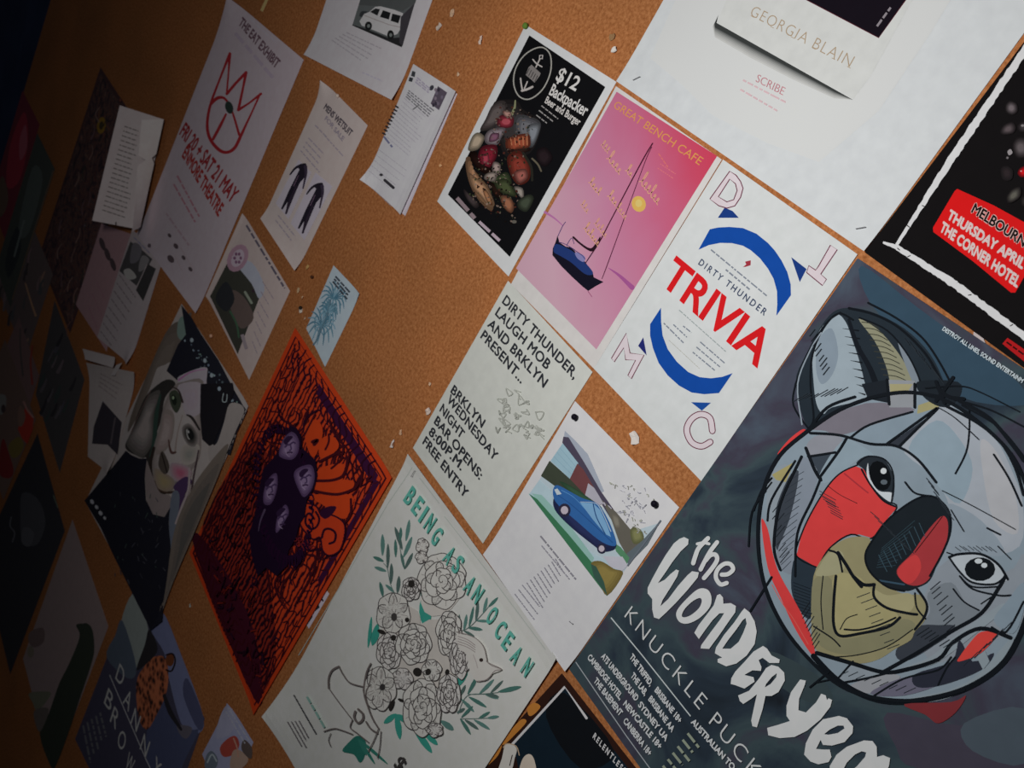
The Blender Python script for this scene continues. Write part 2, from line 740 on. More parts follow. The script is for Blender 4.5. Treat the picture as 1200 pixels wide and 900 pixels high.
# ear
s.fill(A((130, 900), (180, 760), (270, 600), (350, 545), (480, 560), (640, 640), (760, 760), (830, 900), (860, 990), (300, 1130), (190, 1110)), '#252d34', True)
s.fill(A((320, 575), (245, 645), (210, 750), (215, 900), (230, 1000), (262, 1040), (300, 1010), (460, 965), (450, 880), (425, 780), (395, 690), (365, 610)), '#98a2a8', True)
s.fill(A((240, 690), (300, 640), (330, 760), (300, 860), (250, 900), (225, 820)), '#828e96', True)
s.fill(A((425, 595), (510, 640), (585, 720), (645, 810), (690, 920), (700, 1000), (580, 1010), (570, 880), (540, 780), (495, 690)), '#8d8a70', True)
s.fill(A((610, 700), (680, 800), (720, 930), (740, 990), (700, 990), (680, 900), (640, 800)), '#7d858c', True)
for i in range(13):
    t = i/12
    a = A((440+130*t**.9, 610+330*t))[0]
    b = A((520+170*t**.8, 640+330*t))[0]
    s.stroke([a, ((a[0]+b[0])/2+1, (a[1]+b[1])/2-2), b], 1.0, '#3a3a30')
for i in range(9):
    t = i/8
    s.stroke(A((350+75*t, 640+300*t), (425+30*t, 650+300*t)), 1.2, BLK, taper=(.3, 1.6))
s.stroke(A((380, 600), (420, 720), (480, 830), (520, 940), (540, 1000)), 9, '#171b20', taper=(.4, 1))
s.stroke(A((190, 1110), (215, 1060), (200, 900), (210, 760), (260, 640), (330, 570), (400, 600)), 2.4, BLK)
s.stroke(A((130, 900), (120, 1000), (190, 1110)), 2.2, BLK)
s.stroke(A((130, 900), (180, 770), (270, 620), (340, 565)), 2.2, BLK)
s.stroke(A((160, 1090), (140, 900), (200, 740), (250, 660)), 4, '#8b949b', taper=(.4, .4))
s.stroke(A((380, 545), (500, 575), (620, 640), (740, 760), (820, 900), (850, 980)), 3.0, BLK)
s.stroke(A((470, 520), (600, 590), (720, 680), (800, 790), (870, 920)), 2.6, BLK)
s.stroke(A((430, 590), (560, 650), (660, 770), (720, 900), (750, 990)), 2.0, BLK)
# head
HEAD = [(947, 505), (985, 480), (1030, 464), (1070, 460), (1110, 470), (1150, 497), (1185, 532), (1203, 570), (1215, 620), (1216, 700), (1195, 750), (1165, 787), (1130, 808), (1080, 820), (1030, 818), (985, 803), (945, 768), (915, 728), (895, 680), (889, 625), (896, 572), (915, 533)]
s.fill(HEAD, '#87939b', True)
s.fill(B_((630, 290), (800, 105), (900, 130), (1060, 250), (1150, 420), (1195, 560), (1180, 760), (1000, 800), (880, 700), (840, 540), (760, 420)), '#a2a6ab', True)
s.fill(B_((660, 300), (790, 170), (900, 260), (960, 400), (900, 560), (800, 480), (760, 410)), '#8d9ca4', True)
s.fill(B_((1000, 260), (1080, 330), (1160, 520), (1170, 700), (1060, 640), (1010, 430)), '#aeacad', True)
s.fill(B_((840, 560), (1000, 640), (1110, 800), (900, 790), (850, 830), (800, 860), (850, 700)), '#8e989f', True)
s.fill(B_((850, 820), (1120, 880), (1200, 800), (1200, 1100), (1000, 1230), (760, 1300), (720, 1050)), '#8b9196', True)
s.fill(D((750, 80), (860, 30), (930, 130), (1000, 180), (860, 270), (700, 350), (620, 400), (690, 260), (760, 170)), '#7a8084', True)
s.fill(D((700, 240), (800, 230), (880, 240), (760, 340), (640, 400), (600, 350)), '#3a3f46', True)
# top bands of the head
s.fill(B_((200, 200), (460, 90), (690, 120), (500, 190), (340, 240), (270, 220)), '#767078', True)
s.fill(B_((380, 240), (560, 170), (700, 130), (790, 110), (640, 250), (560, 280), (500, 280)), '#84919a', True)
s.fill(B_((570, 280), (700, 190), (800, 120), (620, 295)), '#33373e')
s.fill(B_((565, -20), (690, -15), (690, 110), (570, 110)), '#8f9092')
s.fill(B_((570, 0), (680, 0), (660, 30), (575, 45)), '#a39a72')
s.fill(B_((705, 100), (820, 60), (800, 110), (700, 140)), '#a0986c')
s.fill(B_((440, 0), (560, -20), (570, 90), (470, 70)), '#1e2329')
s.fill(B_((700, -10), (890, -10), (900, 60), (830, 110), (740, 70)), '#20252b', True)
# left bands
s.fill(B_((0, 460), (100, 380), (60, 560), (35, 760), (45, 900), (10, 800)), '#8d949a', True)
s.fill(B_((20, 425), (125, 365), (85, 460), (40, 450)), '#a39864')
s.fill(B_((45, 560), (110, 420), (150, 430), (100, 640), (50, 780), (30, 700)), '#3b4148', True)
s.fill(B_((190, 340), (320, 310), (360, 255), (250, 430), (230, 420)), '#3c444c')
s.fill(B_((150, 360), (190, 350), (235, 430), (180, 590), (140, 700), (130, 880), (60, 870), (40, 800), (100, 640), (140, 470)), '#838a92', True)
s.fill(B_((185, 280), (240, 240), (350, 255), (300, 320), (190, 330)), '#8c8d92', True)
s.fill(B_((240, 430), (350, 265), (440, 290), (500, 340), (430, 350), (290, 460)), '#8b9aa1', True)
s.fill(B_((130, 810), (225, 860), (210, 980), (200, 1100), (150, 1060), (110, 960)), '#2b353d', True)
for i in range(14):
    t = i/13
    s.stroke(B_((60+70*t*.4, 880-420*t), (110+75*t*.8, 830-420*t)), 0.7, '#33383f')
    if i < 10:
        s.stroke(D((120+t*10, 30+t*200), (200, 60+t*190)), .8, '#171d23')
# red patches
RED = '#d2403e'
s.fill(B_((45, 330), (100, 260), (165, 212), (178, 235), (110, 290)), RED, True)
s.fill(B_((0, 680), (-30, 640), (0, 860), (60, 1000), (130, 1150), (215, 1278), (210, 1200), (150, 1060), (60, 900), (25, 800)), RED, True)
s.stroke(D((20, 40), (70, 130), (120, 200), (190, 320)), 3, '#e2635a', taper=(.3, .3))
s.fill(B_((285, 475), (345, 415), (410, 385), (450, 400), (490, 470), (540, 540), (605, 580), (545, 650), (490, 722), (430, 705), (385, 705), (320, 740), (275, 790), (235, 862), (135, 805), (160, 700), (215, 585)), RED)
s.stroke(B_((285, 480), (340, 520), (420, 560)), 1.4, BLK, taper=(.5, .5))
s.stroke(B_((360, 420), (420, 470), (470, 510)), 6, '#a83338', taper=(.3, .3))
s.stroke(B_((235, 862), (135, 805), (160, 700), (215, 585), (285, 475), (345, 415), (420, 380)), 1.8, BLK)
s.stroke(B_((235, 862), (290, 770), (390, 705), (490, 722), (605, 580), (540, 545), (490, 470)), 1.8, BLK)
# left eye
s.fill(B_((415, 370), (470, 335), (545, 355), (585, 420), (595, 480), (580, 560), (535, 535), (480, 460), (450, 400)), '#272d33', True)
s.fill(B_((470, 370), (465, 430), (500, 490), (545, 535), (580, 552), (582, 510), (520, 500), (480, 440)), '#c6cacc', True)
s.dot(B_((527, 430))[0], 12, '#0f1215', 18, -20)
s.dot(B_((543, 408))[0], 3.6, '#dde0e0')
s.dot(B_((545, 460))[0], 4, '#5a6268', 3)
s.stroke(B_((420, 375), (470, 340), (550, 355), (590, 430), (580, 555)), 1.8, BLK)
s.stroke(B_((440, 400), (480, 470), (540, 545), (600, 575)), 2.2, BLK)
# right eye
s.fill(B_((850, 812), (900, 797), (1000, 800), (1080, 850), (1125, 915), (1060, 935), (960, 930), (900, 880)), '#b3b8bb', True)
s.dot(B_((995, 868))[0], 18, '#14181c', 14)
s.dot(B_((988, 830))[0], 4.6, '#c9cdd0', 3)
s.dot(B_((1015, 850))[0], 3.6, '#c9cdd0', 3)
s.stroke(B_((850, 812), (900, 797), (1000, 798), (1080, 845), (1125, 915)), 3.0, BLK)
s.stroke(B_((850, 812), (900, 880), (960, 930), (1060, 938), (1110, 905)), 2.4, BLK)
s.stroke(B_((900, 900), (960, 950), (1080, 950)), 2.0, BLK)
s.stroke(B_((870, 800), (840, 790)), 1.6, BLK)
# mouth and jaw
s.fill(B_((280, 790), (320, 750), (390, 718), (480, 725), (462, 800), (490, 880), (530, 930), (640, 985), (720, 990), (745, 1050), (735, 1110), (690, 1160), (670, 1200), (600, 1240), (520, 1290), (430, 1310), (330, 1290), (230, 1250), (205, 1140), (215, 900)), '#928a66', True)
s.fill(D((310, 0), (420, 0), (480, 60), (580, 150), (610, 200), (520, 240), (400, 270), (330, 270), (310, 180)), '#a49a6e', True)
s.fill(D((495, 60), (560, 90), (660, 80), (690, 120), (660, 170), (580, 160), (510, 110)), '#a59c74', True)
s.fill(D((690, 80), (735, 140), (725, 190), (690, 150)), '#948c66', True)
s.fill(D((215, 20), (300, 20), (310, 260), (400, 290), (560, 240), (640, 200), (690, 240), (560, 330), (400, 370), (250, 330), (210, 200)), '#858061', True)
s.fill(B_((290, 790), (350, 790), (350, 880), (230, 900), (245, 850)), '#9f9a78', True)
for ps, ww in ((D((320, 0), (310, 120), (310, 230), (340, 280), (430, 270), (560, 240), (620, 195)), 2.6),
               (D((500, 40), (500, 100), (560, 150), (660, 175), (700, 180)), 2.4), (D((360, 250), (430, 252), (520, 230), (600, 195)), 1.6),
               (D((215, 235), (300, 290), (340, 330)), 1.3), (D((260, 0), (250, 120), (260, 250)), 1.0), (D((340, 250), (370, 200), (420, 180)), .9),
               (B_((330, 790), (370, 850), (400, 900), (440, 950)), 3.0), (B_((290, 780), (330, 800), (350, 880)), 1.8),
               (D((690, 80), (700, 150), (740, 200)), 1.6), (D((300, 380), (420, 370), (560, 330), (680, 250)), 1.0),
               (D((700, 60), (745, 130), (735, 190), (690, 250)), 2.2), (D((400, 0), (450, 40), (500, 40)), 3.0)):
    s.stroke(ps, ww*1.35, BLK)
# nose
s.fill(B_((770, 525), (830, 565), (858, 640), (850, 720), (800, 830), (760, 920), (700, 955), (640, 970), (540, 940), (480, 880), (455, 800), (500, 720), (560, 640), (630, 575), (700, 540)), '#1d2328', True)
s.fill(B_((815, 620), (845, 650), (838, 740), (800, 830), (755, 915), (700, 945), (640, 930), (605, 872), (680, 790), (740, 700)), '#a5383b', True)
s.fill(B_((610, 870), (690, 800), (720, 860), (680, 930), (635, 925)), '#c9403f', True)
for i in range(9):
    t = i/8
    s.stroke(B_((520+190*t, 800-150*t), (560+180*t, 880-160*t)), 0.8, '#3c525c')
    s.stroke(B_((510+25*t, 860-90*t), (600+90*t, 850-210*t)), 0.6, '#34474f')
s.stroke(D((520, 20), (580, 30), (640, 40)), 2, '#39505f')
s.stroke(B_((690, 790), (760, 700), (820, 620)), 1.0, '#2a1416')
s.stroke(B_((760, 900), (820, 790), (856, 690), (850, 600), (800, 540), (740, 525), (660, 560), (560, 640), (500, 720), (458, 800), (480, 880), (560, 950), (640, 970)), 2.4, BLK)
# lower bands
s.fill(D((330, 480), (400, 410), (530, 460), (380, 500)), '#8f979c')
s.fill(D((390, 510), (560, 460), (620, 480), (480, 550)), '#98989a', True)
s.fill(D((480, 550), (620, 480), (800, 450), (820, 500), (640, 560)), '#6b6877', True)
s.fill(D((600, 445), (760, 380), (880, 280), (990, 200), (1100, 130), (1120, 150), (1000, 250), (860, 360), (760, 420)), '#8f989c', True)
s.fill(D((640, 580), (860, 530), (1000, 450), (1130, 300), (1150, 310), (1060, 440), (900, 550), (760, 590)), '#8d969b', True)
s.fill(D((690, 460), (860, 400), (900, 300), (960, 400), (1060, 360), (1000, 440), (820, 510), (700, 520)), '#2d2f3a', True)
s.fill(D((890, 400), (905, 370), (950, 310), (1000, 262), (1070, 265), (1060, 300), (1000, 360), (940, 388)), '#e0473f', True)
s.fill(D((1060, 210), (1120, 120), (1200, 30), (1200, 160), (1150, 270)), '#84919a', True)
s.fill(D((980, 380), (1020, 350), (1040, 400), (1010, 440)), '#8d979b')
for ps, ww in ((D((215, 375), (330, 490), (480, 570), (640, 590), (850, 555), (1000, 490), (1110, 400), (1180, 280), (1230, 140)), 5.0),
               (D((230, 360), (400, 410), (540, 450), (640, 440), (800, 390), (870, 310), (1000, 245), (1140, 290)), 3.6),
               (D((540, 450), (700, 360), (860, 260), (1000, 175), (1080, 60), (1115, 0)), 3.2),
               (D((350, 500), (460, 480), (560, 455)), 2.0), (D((500, 560), (640, 480), (800, 440), (860, 380)), 1.8),
               (D((800, 510), (840, 430), (880, 380)), 1.8), (D((330, 480), (400, 400)), 1.8), (D((870, 60), (920, 120), (990, 160)), 1.4),
               (D((900, 0), (960, 60), (1080, 90), (1140, 90)), 1.6), (D((1000, 130), (1060, 90)), 1.0), (D((1050, 240), (1120, 260), (1200, 120)), 2.0)):
    s.stroke(ps, ww*1.35, BLK)
s.fill(D((640, 600), (860, 590), (930, 560), (880, 640), (800, 690), (740, 650)), '#7d3034', True)
# outlines and loose pen lines
s.tone = (1, 1, 1)
rnd = random.Random(17)
for n_, (u0, v0, u1, v1, dx_, dy_) in enumerate(((930, 470, 980, 462, 14, -8), (905, 600, 915, 660, 10, -12), (1005, 700, 1040, 760, 16, -6), (1090, 690, 1110, 740, 12, -10), (1075, 745, 1110, 760, 14, -9), (1020, 600, 1060, 640, 12, 10), (960, 575, 975, 600, 16, 9), (985, 790, 1060, 812, 13, -6), (1130, 780, 1175, 740, 10, -10), (940, 720, 955, 760, 8, -12), (1120, 640, 1160, 640, 8, 6), (1085, 560, 1110, 600, 10, 12), (950, 395, 965, 440, 7, -9), (1060, 395, 1100, 440, 9, 12))):
    for k_ in range(9):
        t_ = k_/8
        x_, y_ = u0+(u1-u0)*t_+rnd.uniform(-1, 1), v0+(v1-v0)*t_+rnd.uniform(-1, 1)
        f_ = rnd.uniform(.7, 1.2)
        s.stroke([(x_, y_), (x_+dx_*f_, y_+dy_*f_)], .8, '#262c32', False)
s.stroke(HEAD[12:]+HEAD[:1], 4.4, BLK)
s.stroke(HEAD[:10], 4.2, BLK)
for ps, ww in ((B_((840, 105), (980, 180), (1090, 270), (1160, 390), (1200, 520)), 2.6), (B_((900, 80), (1040, 160), (1150, 290), (1200, 360)), 3.0),
               (B_((800, 110), (880, 160), (990, 260)), .9), (B_((945, 120), (945, 220), (930, 320), (880, 420)), 1.2), (B_((1060, 330), (1130, 440), (1190, 570)), 1.6),
               (B_((200, 230), (340, 240), (480, 280), (600, 290), (700, 350), (790, 460)), 2.2), (B_((620, 290), (700, 210), (800, 110), (700, 180), (560, 280)), 2.0),
               (B_((645, 460), (690, 510), (760, 525)), 1.6), (B_((200, 210), (280, 110), (410, 60)), 2.2), (B_((390, 250), (480, 190), (680, 130)), 1.6),
               (B_((250, 430), (330, 320), (370, 255)), 2.0), (B_((180, 300), (220, 400), (250, 450)), 2.6), (B_((60, 870), (30, 760), (60, 560), (160, 340)), 2.2),
               (B_((130, 900), (140, 700), (210, 540), (250, 440)), 1.8), (B_((0, 640), (20, 540), (130, 360)), 1.6), (B_((190, 340), (320, 320)), 1.8),
               (B_((690, 110), (690, 0)), 2.2), (B_((570, 95), (560, -20)), 2.2), (B_((570, 45), (690, 40), (830, 60)), 1.6), (B_((800, 20), (850, 60), (920, 70)), 3.2),
               (B_((820, 500), (960, 570), (1160, 680)), .9), (B_((860, 590), (920, 690)), .9), (B_((1030, 675), (1090, 705)), 1.6), (B_((1080, 760), (1140, 820)), 1.0),
               (B_((740, 20), (900, 10), (1000, 40), (1180, 130)), 1.2), (B_((790, -10), (830, 90)), 3.0), (B_((870, -30), (790, 80)), 3.0),
               ([(884, 598), (893, 575), (905, 560)], 1.4), ([(878, 640), (882, 600), (898, 575)], 1.6), ([(880, 716), (905, 676)], 1.8), ([(886, 590), (905, 565)], 1.0),
               ([(950, 805), (972, 787)], 1.6), ([(955, 800), (974, 796)], 1.2), ([(1118, 468), (1160, 480), (1200, 500)], 1.6), ([(1128, 475), (1170, 500), (1200, 535)], 1.6)):
    s.stroke(ps, ww*1.35, BLK)
s.part('brush_lettering')
WH = '#c6cbcb'
w1, w2, w3, w4 = K(740, 610, 7.5), K(820, 680, 7.5), K(880, 780, 7.5), K(780, 780, 7.5)
s.fill(w1((470, 145), (510, 165), (505, 210), (440, 270), (370, 360), (310, 450), (240, 550), (300, 520), (350, 470), (400, 430), (425, 440), (410, 490), (350, 590), (280, 700), (262, 752), (330, 690), (420, 570), (500, 480), (540, 445), (600, 455), (590, 500), (500, 610), (400, 720), (310, 810), (250, 865), (205, 850), (190, 780), (190, 690), (150, 640), (150, 590), (190, 510), (250, 400), (310, 300), (380, 200), (430, 160)), WH)
s.fill(w1((640, 595), (690, 620), (712, 690), (690, 770), (600, 860), (500, 905), (430, 890), (400, 830), (420, 770), (500, 680), (580, 610)), WH, True, [w1((610, 680), (625, 710), (600, 770), (530, 830), (470, 850), (450, 830), (480, 770), (550, 705))])
s.fill(w2((160, 130), (185, 120), (212, 150), (215, 205), (280, 200), (325, 225), (320, 280), (270, 350), (180, 480), (90, 602), (15, 598), (20, 570), (100, 460), (190, 340), (222, 288), (180, 290), (120, 350), (60, 430), (0, 515), (-40, 460), (0, 390), (70, 300), (130, 220)), WH)
s.fill(w2((400, 245), (445, 280), (490, 360), (508, 450), (490, 560), (420, 660), (330, 730), (240, 755), (165, 720), (165, 690), (205, 678), (140, 640), (150, 590), (220, 480), (310, 370), (375, 275)), WH, False, [w2((410, 330), (420, 380), (390, 460), (350, 540), (280, 600), (205, 600), (260, 520), (330, 430), (385, 350))])
s.fill([(895.3, 756.7), (900, 760), (905.3, 768), (914.7, 772.7), (914, 776.7), (902.7, 776.7), (894.7, 770.7), (890, 773.3), (893.3, 781.3), (892.7, 786), (882.7, 785.3), (873.3, 790.7), (884, 793.3), (885.3, 798.7), (873.3, 806.7), (862.7, 802.7), (857.3, 801.3), (858, 794.7), (862.7, 786.7), (873.3, 775.5), (884, 763.3)], WH)
s.fill([(905, 779), (913, 781), (920, 788), (920.7, 797.3), (913.3, 810.7), (905.3, 815.3), (898, 815.3), (894.7, 830.7), (888, 852), (882.7, 850.7), (881.3, 844), (885.3, 825.3), (888, 813.3), (881.3, 818.7), (872, 824.7), (868, 821.3), (866, 814.7), (878.7, 809.3), (890.7, 794.7), (898.7, 782.7)], WH, False, [[(911.3, 788.7), (910.7, 793.3), (904, 801.3), (897.3, 805.3), (898.7, 801.3), (905.3, 793.3)]])
s.fill(w3((440, 120), (490, 130), (480, 170), (430, 290), (425, 390), (490, 410), (580, 320), (625, 245), (665, 260), (675, 300), (690, 285), (720, 300), (705, 360), (620, 470), (500, 570), (390, 625), (260, 635), (160, 610), (150, 545), (240, 520), (350, 485), (320, 440), (320, 350), (360, 230)), WH)
s.fill(w3((780, 440), (850, 460), (905, 530), (900, 590), (830, 670), (720, 700), (640, 695), (620, 650), (580, 730), (640, 735), (700, 735), (715, 800), (690, 845), (600, 865), (530, 840), (475, 780), (490, 680), (550, 560), (640, 470)), WH, False, [w3((820, 525), (830, 550), (770, 590), (690, 605), (650, 600), (700, 560), (770, 525))])
s.fill(w3((1000, 655), (1075, 660), (1112, 710), (1115, 800), (1170, 785), (1230, 810), (1220, 880), (1160, 1000), (950, 1000), (700, 960), (700, 880), (760, 780), (850, 710)), WH, False, [w3((980, 750), (1020, 760), (1010, 800), (940, 880), (880, 930), (815, 915), (850, 850), (920, 780))])
s.stroke(w1((680, 155), (600, 240), (570, 310), (550, 375)), 5.2, WH)
s.stroke(w1((585, 205), (640, 195), (690, 205)), 3.4, WH)
s.stroke(w1((760, 190), (700, 270), (650, 360), (615, 430)), 5.0, WH)
s.stroke(w1((660, 350), (700, 305), (745, 300), (760, 345), (715, 420), (645, 505)), 5.2, WH)
s.stroke(w1((800, 475), (855, 470), (900, 430), (880, 385), (825, 380), (765, 430), (750, 500), (790, 560), (845, 548)), 5.0, WH)
s.part('band_lettering')
s.text('KNUCKLE', (732.4, 722.5), (820.3, 832), (741.6, 709.6), '#c3c9c9', -0.012, 1.25)
s.text('PUCK', (831.3, 847), (884, 914), (841.6, 833.2), '#c3c9c9', -0.012, 1.25)
s.stroke([(717.3, 724), (753, 767), (810, 838.7)], 1.3, '#b4bcbc', False)
s.part('border_line')
s.stroke([(676, 776), (706, 820), (735, 862), (764, 902)], 1.1, '#9aa0a4', False)
s.part('tour_dates')
DT = '#bcc1c4'
ux, uy = 1.9, -2.6
for body, a, b in (('THE TRIFFID,', (740.7, 768), (764.5, 801.5)), ('BRISBANE 18+', (770, 807), (798.5, 845)), ('THE LAB,', (742, 790), (758.3, 812.5)), ('BRISBANE AA', (762.7, 817.3), (790, 855.3)),
                   ('ATS UNDERGROUND', (707.3, 767.3), (747.8, 819)), ('SYDNEY UA', (750.7, 824), (782.7, 866)), ('CAMBRIDGE HOTEL,', (691.3, 768.5), (729.2, 817.5)), ('NEWCASTLE 18+', (733.3, 823), (775.3, 875.3)),
                   ('THE BASEMENT', (698.7, 796), (729.2, 836.5)), ('CANBERRA 18+', (733.3, 843), (763.3, 883.3)), ('AUSTRALIAN TO', (812.7, 844), (861, 900))):
    s.text(body, (a[0]-ux, a[1]-uy), (b[0]-ux, b[1]-uy), (a[0]+ux, a[1]+uy), DT, 0.0, bold=0.04)
s.lines((807, 859), (822, 878), (778, 897), (790, 912), 6, 3.0, '#87907f', 5, .2)
s.part('presenter_line')
s.text('DESTROY ALL LINES, SOUND ENTERTAINM', (1105, 387), (1198, 449), (1107.5, 383), '#aeb9bf', 0.0, bold=0.035)
s.end()

# ------------------------------------------------------------------ trivia poster
s = Sheet('trivia_poster', 'white trivia poster with red TRIVIA between two blue arrow arcs', 'poster', [(847.5, 187), (1005, 298), (822, 564), (696, 432)], 0.0009, '#cdd1d0')
BLU, RD = '#15489c', '#cf1d22'
t1, t2, t3, t4 = K(780, 190, 7.5), K(860, 240, 7.5), K(740, 280, 7.5), K(740, 360, 7.5)
s.part('arrow_arc')
s.fill([(832, 268.7), (841.3, 266.7), (854.7, 266), (870.7, 267.3), (886.7, 274), (900, 284.7), (908, 293.5), (916, 305.3), (922.7, 318.7), (926.7, 333.3), (927, 346), (910, 370), (911, 357), (910.7, 341.3), (906.7, 326.7), (900, 314.7), (890.7, 302.7), (880, 293.3), (870.7, 288), (858, 285), (844, 284.7), (830.7, 287.3), (818.7, 292.7)], BLU)
s.part('arrow_arc')
s.fill(t4((260, 5), (165, 150), (165, 250), (190, 360), (240, 490), (320, 600), (420, 690), (530, 750), (640, 765), (770, 755), (890, 580), (800, 612), (700, 625), (600, 615), (500, 570), (400, 480), (320, 370), (275, 250), (262, 130)), BLU)
s.part('arrow_head')
s.fill(t1((520, 400), (460, 490), (645, 490), (590, 430)), '#1c3a7c')
s.part('arrow_head')
s.fill(t2((505, 460), (640, 565), (580, 680)), '#1c3a7c')
s.part('arrow_head')
s.fill(t4((105, 265), (60, 340), (135, 425)), '#232a6c')
s.part('arrow_head')
s.fill(t4((525, 835), (700, 840), (620, 910)), '#1d4a96')
s.part('corner_letter')
PK, PO = '#dccdd2', '#6b2f45'
s.fill(t1((565, 80), (390, 325), (470, 385), (540, 405), (610, 385), (660, 310), (682, 230), (660, 170), (620, 115)), PK, False, [t1((565, 150), (465, 305), (540, 350), (600, 330), (630, 250), (615, 190))])
s.stroke(t1((565, 80), (390, 325), (470, 385), (540, 405), (610, 385), (660, 310), (682, 230), (660, 170), (620, 115)), 1.2, PO, False, True)
s.stroke(t1((565, 150), (465, 305), (540, 350), (600, 330), (630, 250), (615, 190)), 1.2, PO, False, True)
s.part('corner_letter')
TT = t2((850, 355), (910, 395), (765, 610), (815, 655), (780, 710), (640, 595), (660, 535), (720, 575), (745, 540))
s.fill(TT, PK).stroke(TT, 1.2, PO, False, True)
s.part('corner_letter')
MM = [(734.2, 390.4), (716.7, 420), (720, 424.2), (731.3, 407.5), (733.3, 421.7), (745, 422.1), (736, 440), (740, 444), (755, 416), (738.5, 413.8)]
s.fill(MM, PK).stroke(MM, 1.1, PO, False, True)
c4 = K(600, 450, 4)
s.part('corner_letter')
CC = c4((940, 220), (928, 160), (885, 142), (842, 165), (820, 215), (842, 272), (888, 292), (930, 272))
s.stroke(CC, 8.0, PO)
s.stroke(CC, 5.8, PK)
s.part('title_lettering')
s.text('TRIVIA', (773.4, 330.7), (888.5, 431), (792.2, 300.3), RD, 0.022, 0.98)
s.part('subtitle_lettering')
s.text('DIRTY THUNDER', (818.3, 309.5), (895.5, 370), (822.3, 303.3), '#3d4962', 0.0, 1.45, bold=0.02)
s.part('lightning_mark')
s.fill(t3((980, 248), (1010, 225), (1000, 200), (1050, 188), (1048, 232), (1005, 245)), '#9c3440')
s.part('small_print')
G = '#7d8490'
s.lines(t3((700, 95))[0], t3((1190, 500))[0], t3((700, 95))[0], t3((1190, 500))[0], 1, 1.7, G, 3, 0)
s.lines(t3((830, 270))[0], t3((1040, 445))[0], t3((830, 270))[0], t3((1040, 445))[0], 1, 1.9, G, 4, 0)
s.lines(t4((420, 25))[0], t4((830, 390))[0], t4((420, 25))[0], t4((830, 390))[0], 1, 1.2, '#9aa3a3', 6, 0)
s.lines(t4((455, 165))[0], t4((530, 225))[0], t4((285, 140))[0], t4((460, 315))[0], 3, 1.5, G, 7, .1)
s.lines(t4((605, 305))[0], t4((830, 500))[0], t4((540, 395))[0], t4((745, 565))[0], 3, 1.5, G, 8, .2)
s.lines(t4((330, 290))[0], t4((600, 540))[0], t4((330, 290))[0], t4((600, 540))[0], 1, .8, '#b0b0a8', 9, 0)
s.end()

# ------------------------------------------------------------------ pink sailing flyer
s = Sheet('cafe_flyer', 'pink and red cafe flyer with a dark blue sailing boat under a small yellow sun', 'flyer', [(722, 101), (846, 187), (696, 432), (599, 333)], 0.0006, '#c9c6c3')
s.part('sailing_picture')
pb = s.e.location
mt = blend('sunset_print', [(0.0, '#c29cab'), (0.28, '#b97a96'), (0.46, '#b96482'), (0.62, '#bd4862'), (0.84, '#c22f42')], s.g, 7, 5, 0.5, 0.35, grad=(1.5, 2.05, -0.15, 0.22))
s.fill([(722.8, 107.5), (840.5, 183), (699, 409.5), (605, 314.5)], mt)
b7, b10 = K(620, 190, 7.5), K(630, 260, 10)
s.stroke(b10((830, 540), (960, 630), (1110, 770)), 6, '#9a5288', taper=(.1, 1))
s.stroke(b7((140, 440), (220, 490), (300, 560)), 5, '#ad6c9c', taper=(.6, .2))
s.dot(b7((965, 368))[0], 8.3, '#e0b45e', 9.5, -20)
s.dot(b7((965, 362))[0], 4, '#e8cb7a', 4.5)
s.stroke([(765, 168), (752, 190), (716, 258), (702.7, 283.3), (686.5, 308)], [1.5, 1.5, 1.3, 1.5, 1.2], '#401428')
s.stroke([(764, 172), (756, 190), (735, 247), (712, 310), (705.5, 327)], [1.0, .9, .9, 1.1, .8], '#4e1a34')
s.stroke(b10((420, 180), (490, 245), (580, 310), (645, 325), (700, 255), (735, 180)), [2.4, 2.2, 2.6, 4.4, 3.4, 1.2], '#26141e')
s.fill(b10((235, 160), (258, 240), (330, 290), (400, 300), (450, 360), (560, 470), (650, 600), (660, 650), (775, 705), (690, 750), (595, 810), (530, 760), (400, 640), (280, 520), (175, 390), (180, 310), (212, 240)), '#161522')
s.fill(b10((215, 260), (330, 300), (430, 360), (560, 480), (650, 590), (620, 625), (540, 600), (400, 480), (270, 400), (190, 350)), '#22366c', True)
s.fill(b10((440, 360), (520, 380), (560, 420), (540, 470), (470, 430)), '#7d7aa8', True)
for ps in (((340, 280), (400, 190), (430, 260)), ((430, 330), (520, 390), (560, 440)), ((240, 170), (290, 60), (330, 0)), ((250, 240), (320, 260), (440, 330))):
    s.stroke(b10(*ps), .8, '#3a2f66')
s.stroke(b10((560, 490), (640, 370)), 1.0, '#33203c')
s.stroke(b10((590, 810), (640, 880)), .8, '#8d4a6c')
s.part('title_lettering')
s.text('GREAT BENCH CAFE', (718.5, 125.5), (819.5, 193.8), (723.3, 118), '#d3904f', 0.0, 1.0)
s.part('script_lettering')
SCR = '#dea183'


def script(p, n, w_, h_, sd, wd=1.1):
    rd = random.Random(sd)
    rx, ry, ux, uy = .62, .78, .55, -.83
    pts = []
    tall = [rd.choice((.55, .6, .7, 1.25)) for _ in range(n+1)]
    tall[0] = 1.4
    for k in range(6*n+1):
        t = k*math.pi/3
        x = w_*(t/math.pi+.75*math.sin(t))
        y = h_*tall[k//6]*(.5-.5*math.cos(t))
        pts.append((p[0]+x*rx+y*ux, p[1]+x*ry+y*uy))
    s.stroke(pts, wd, SCR)


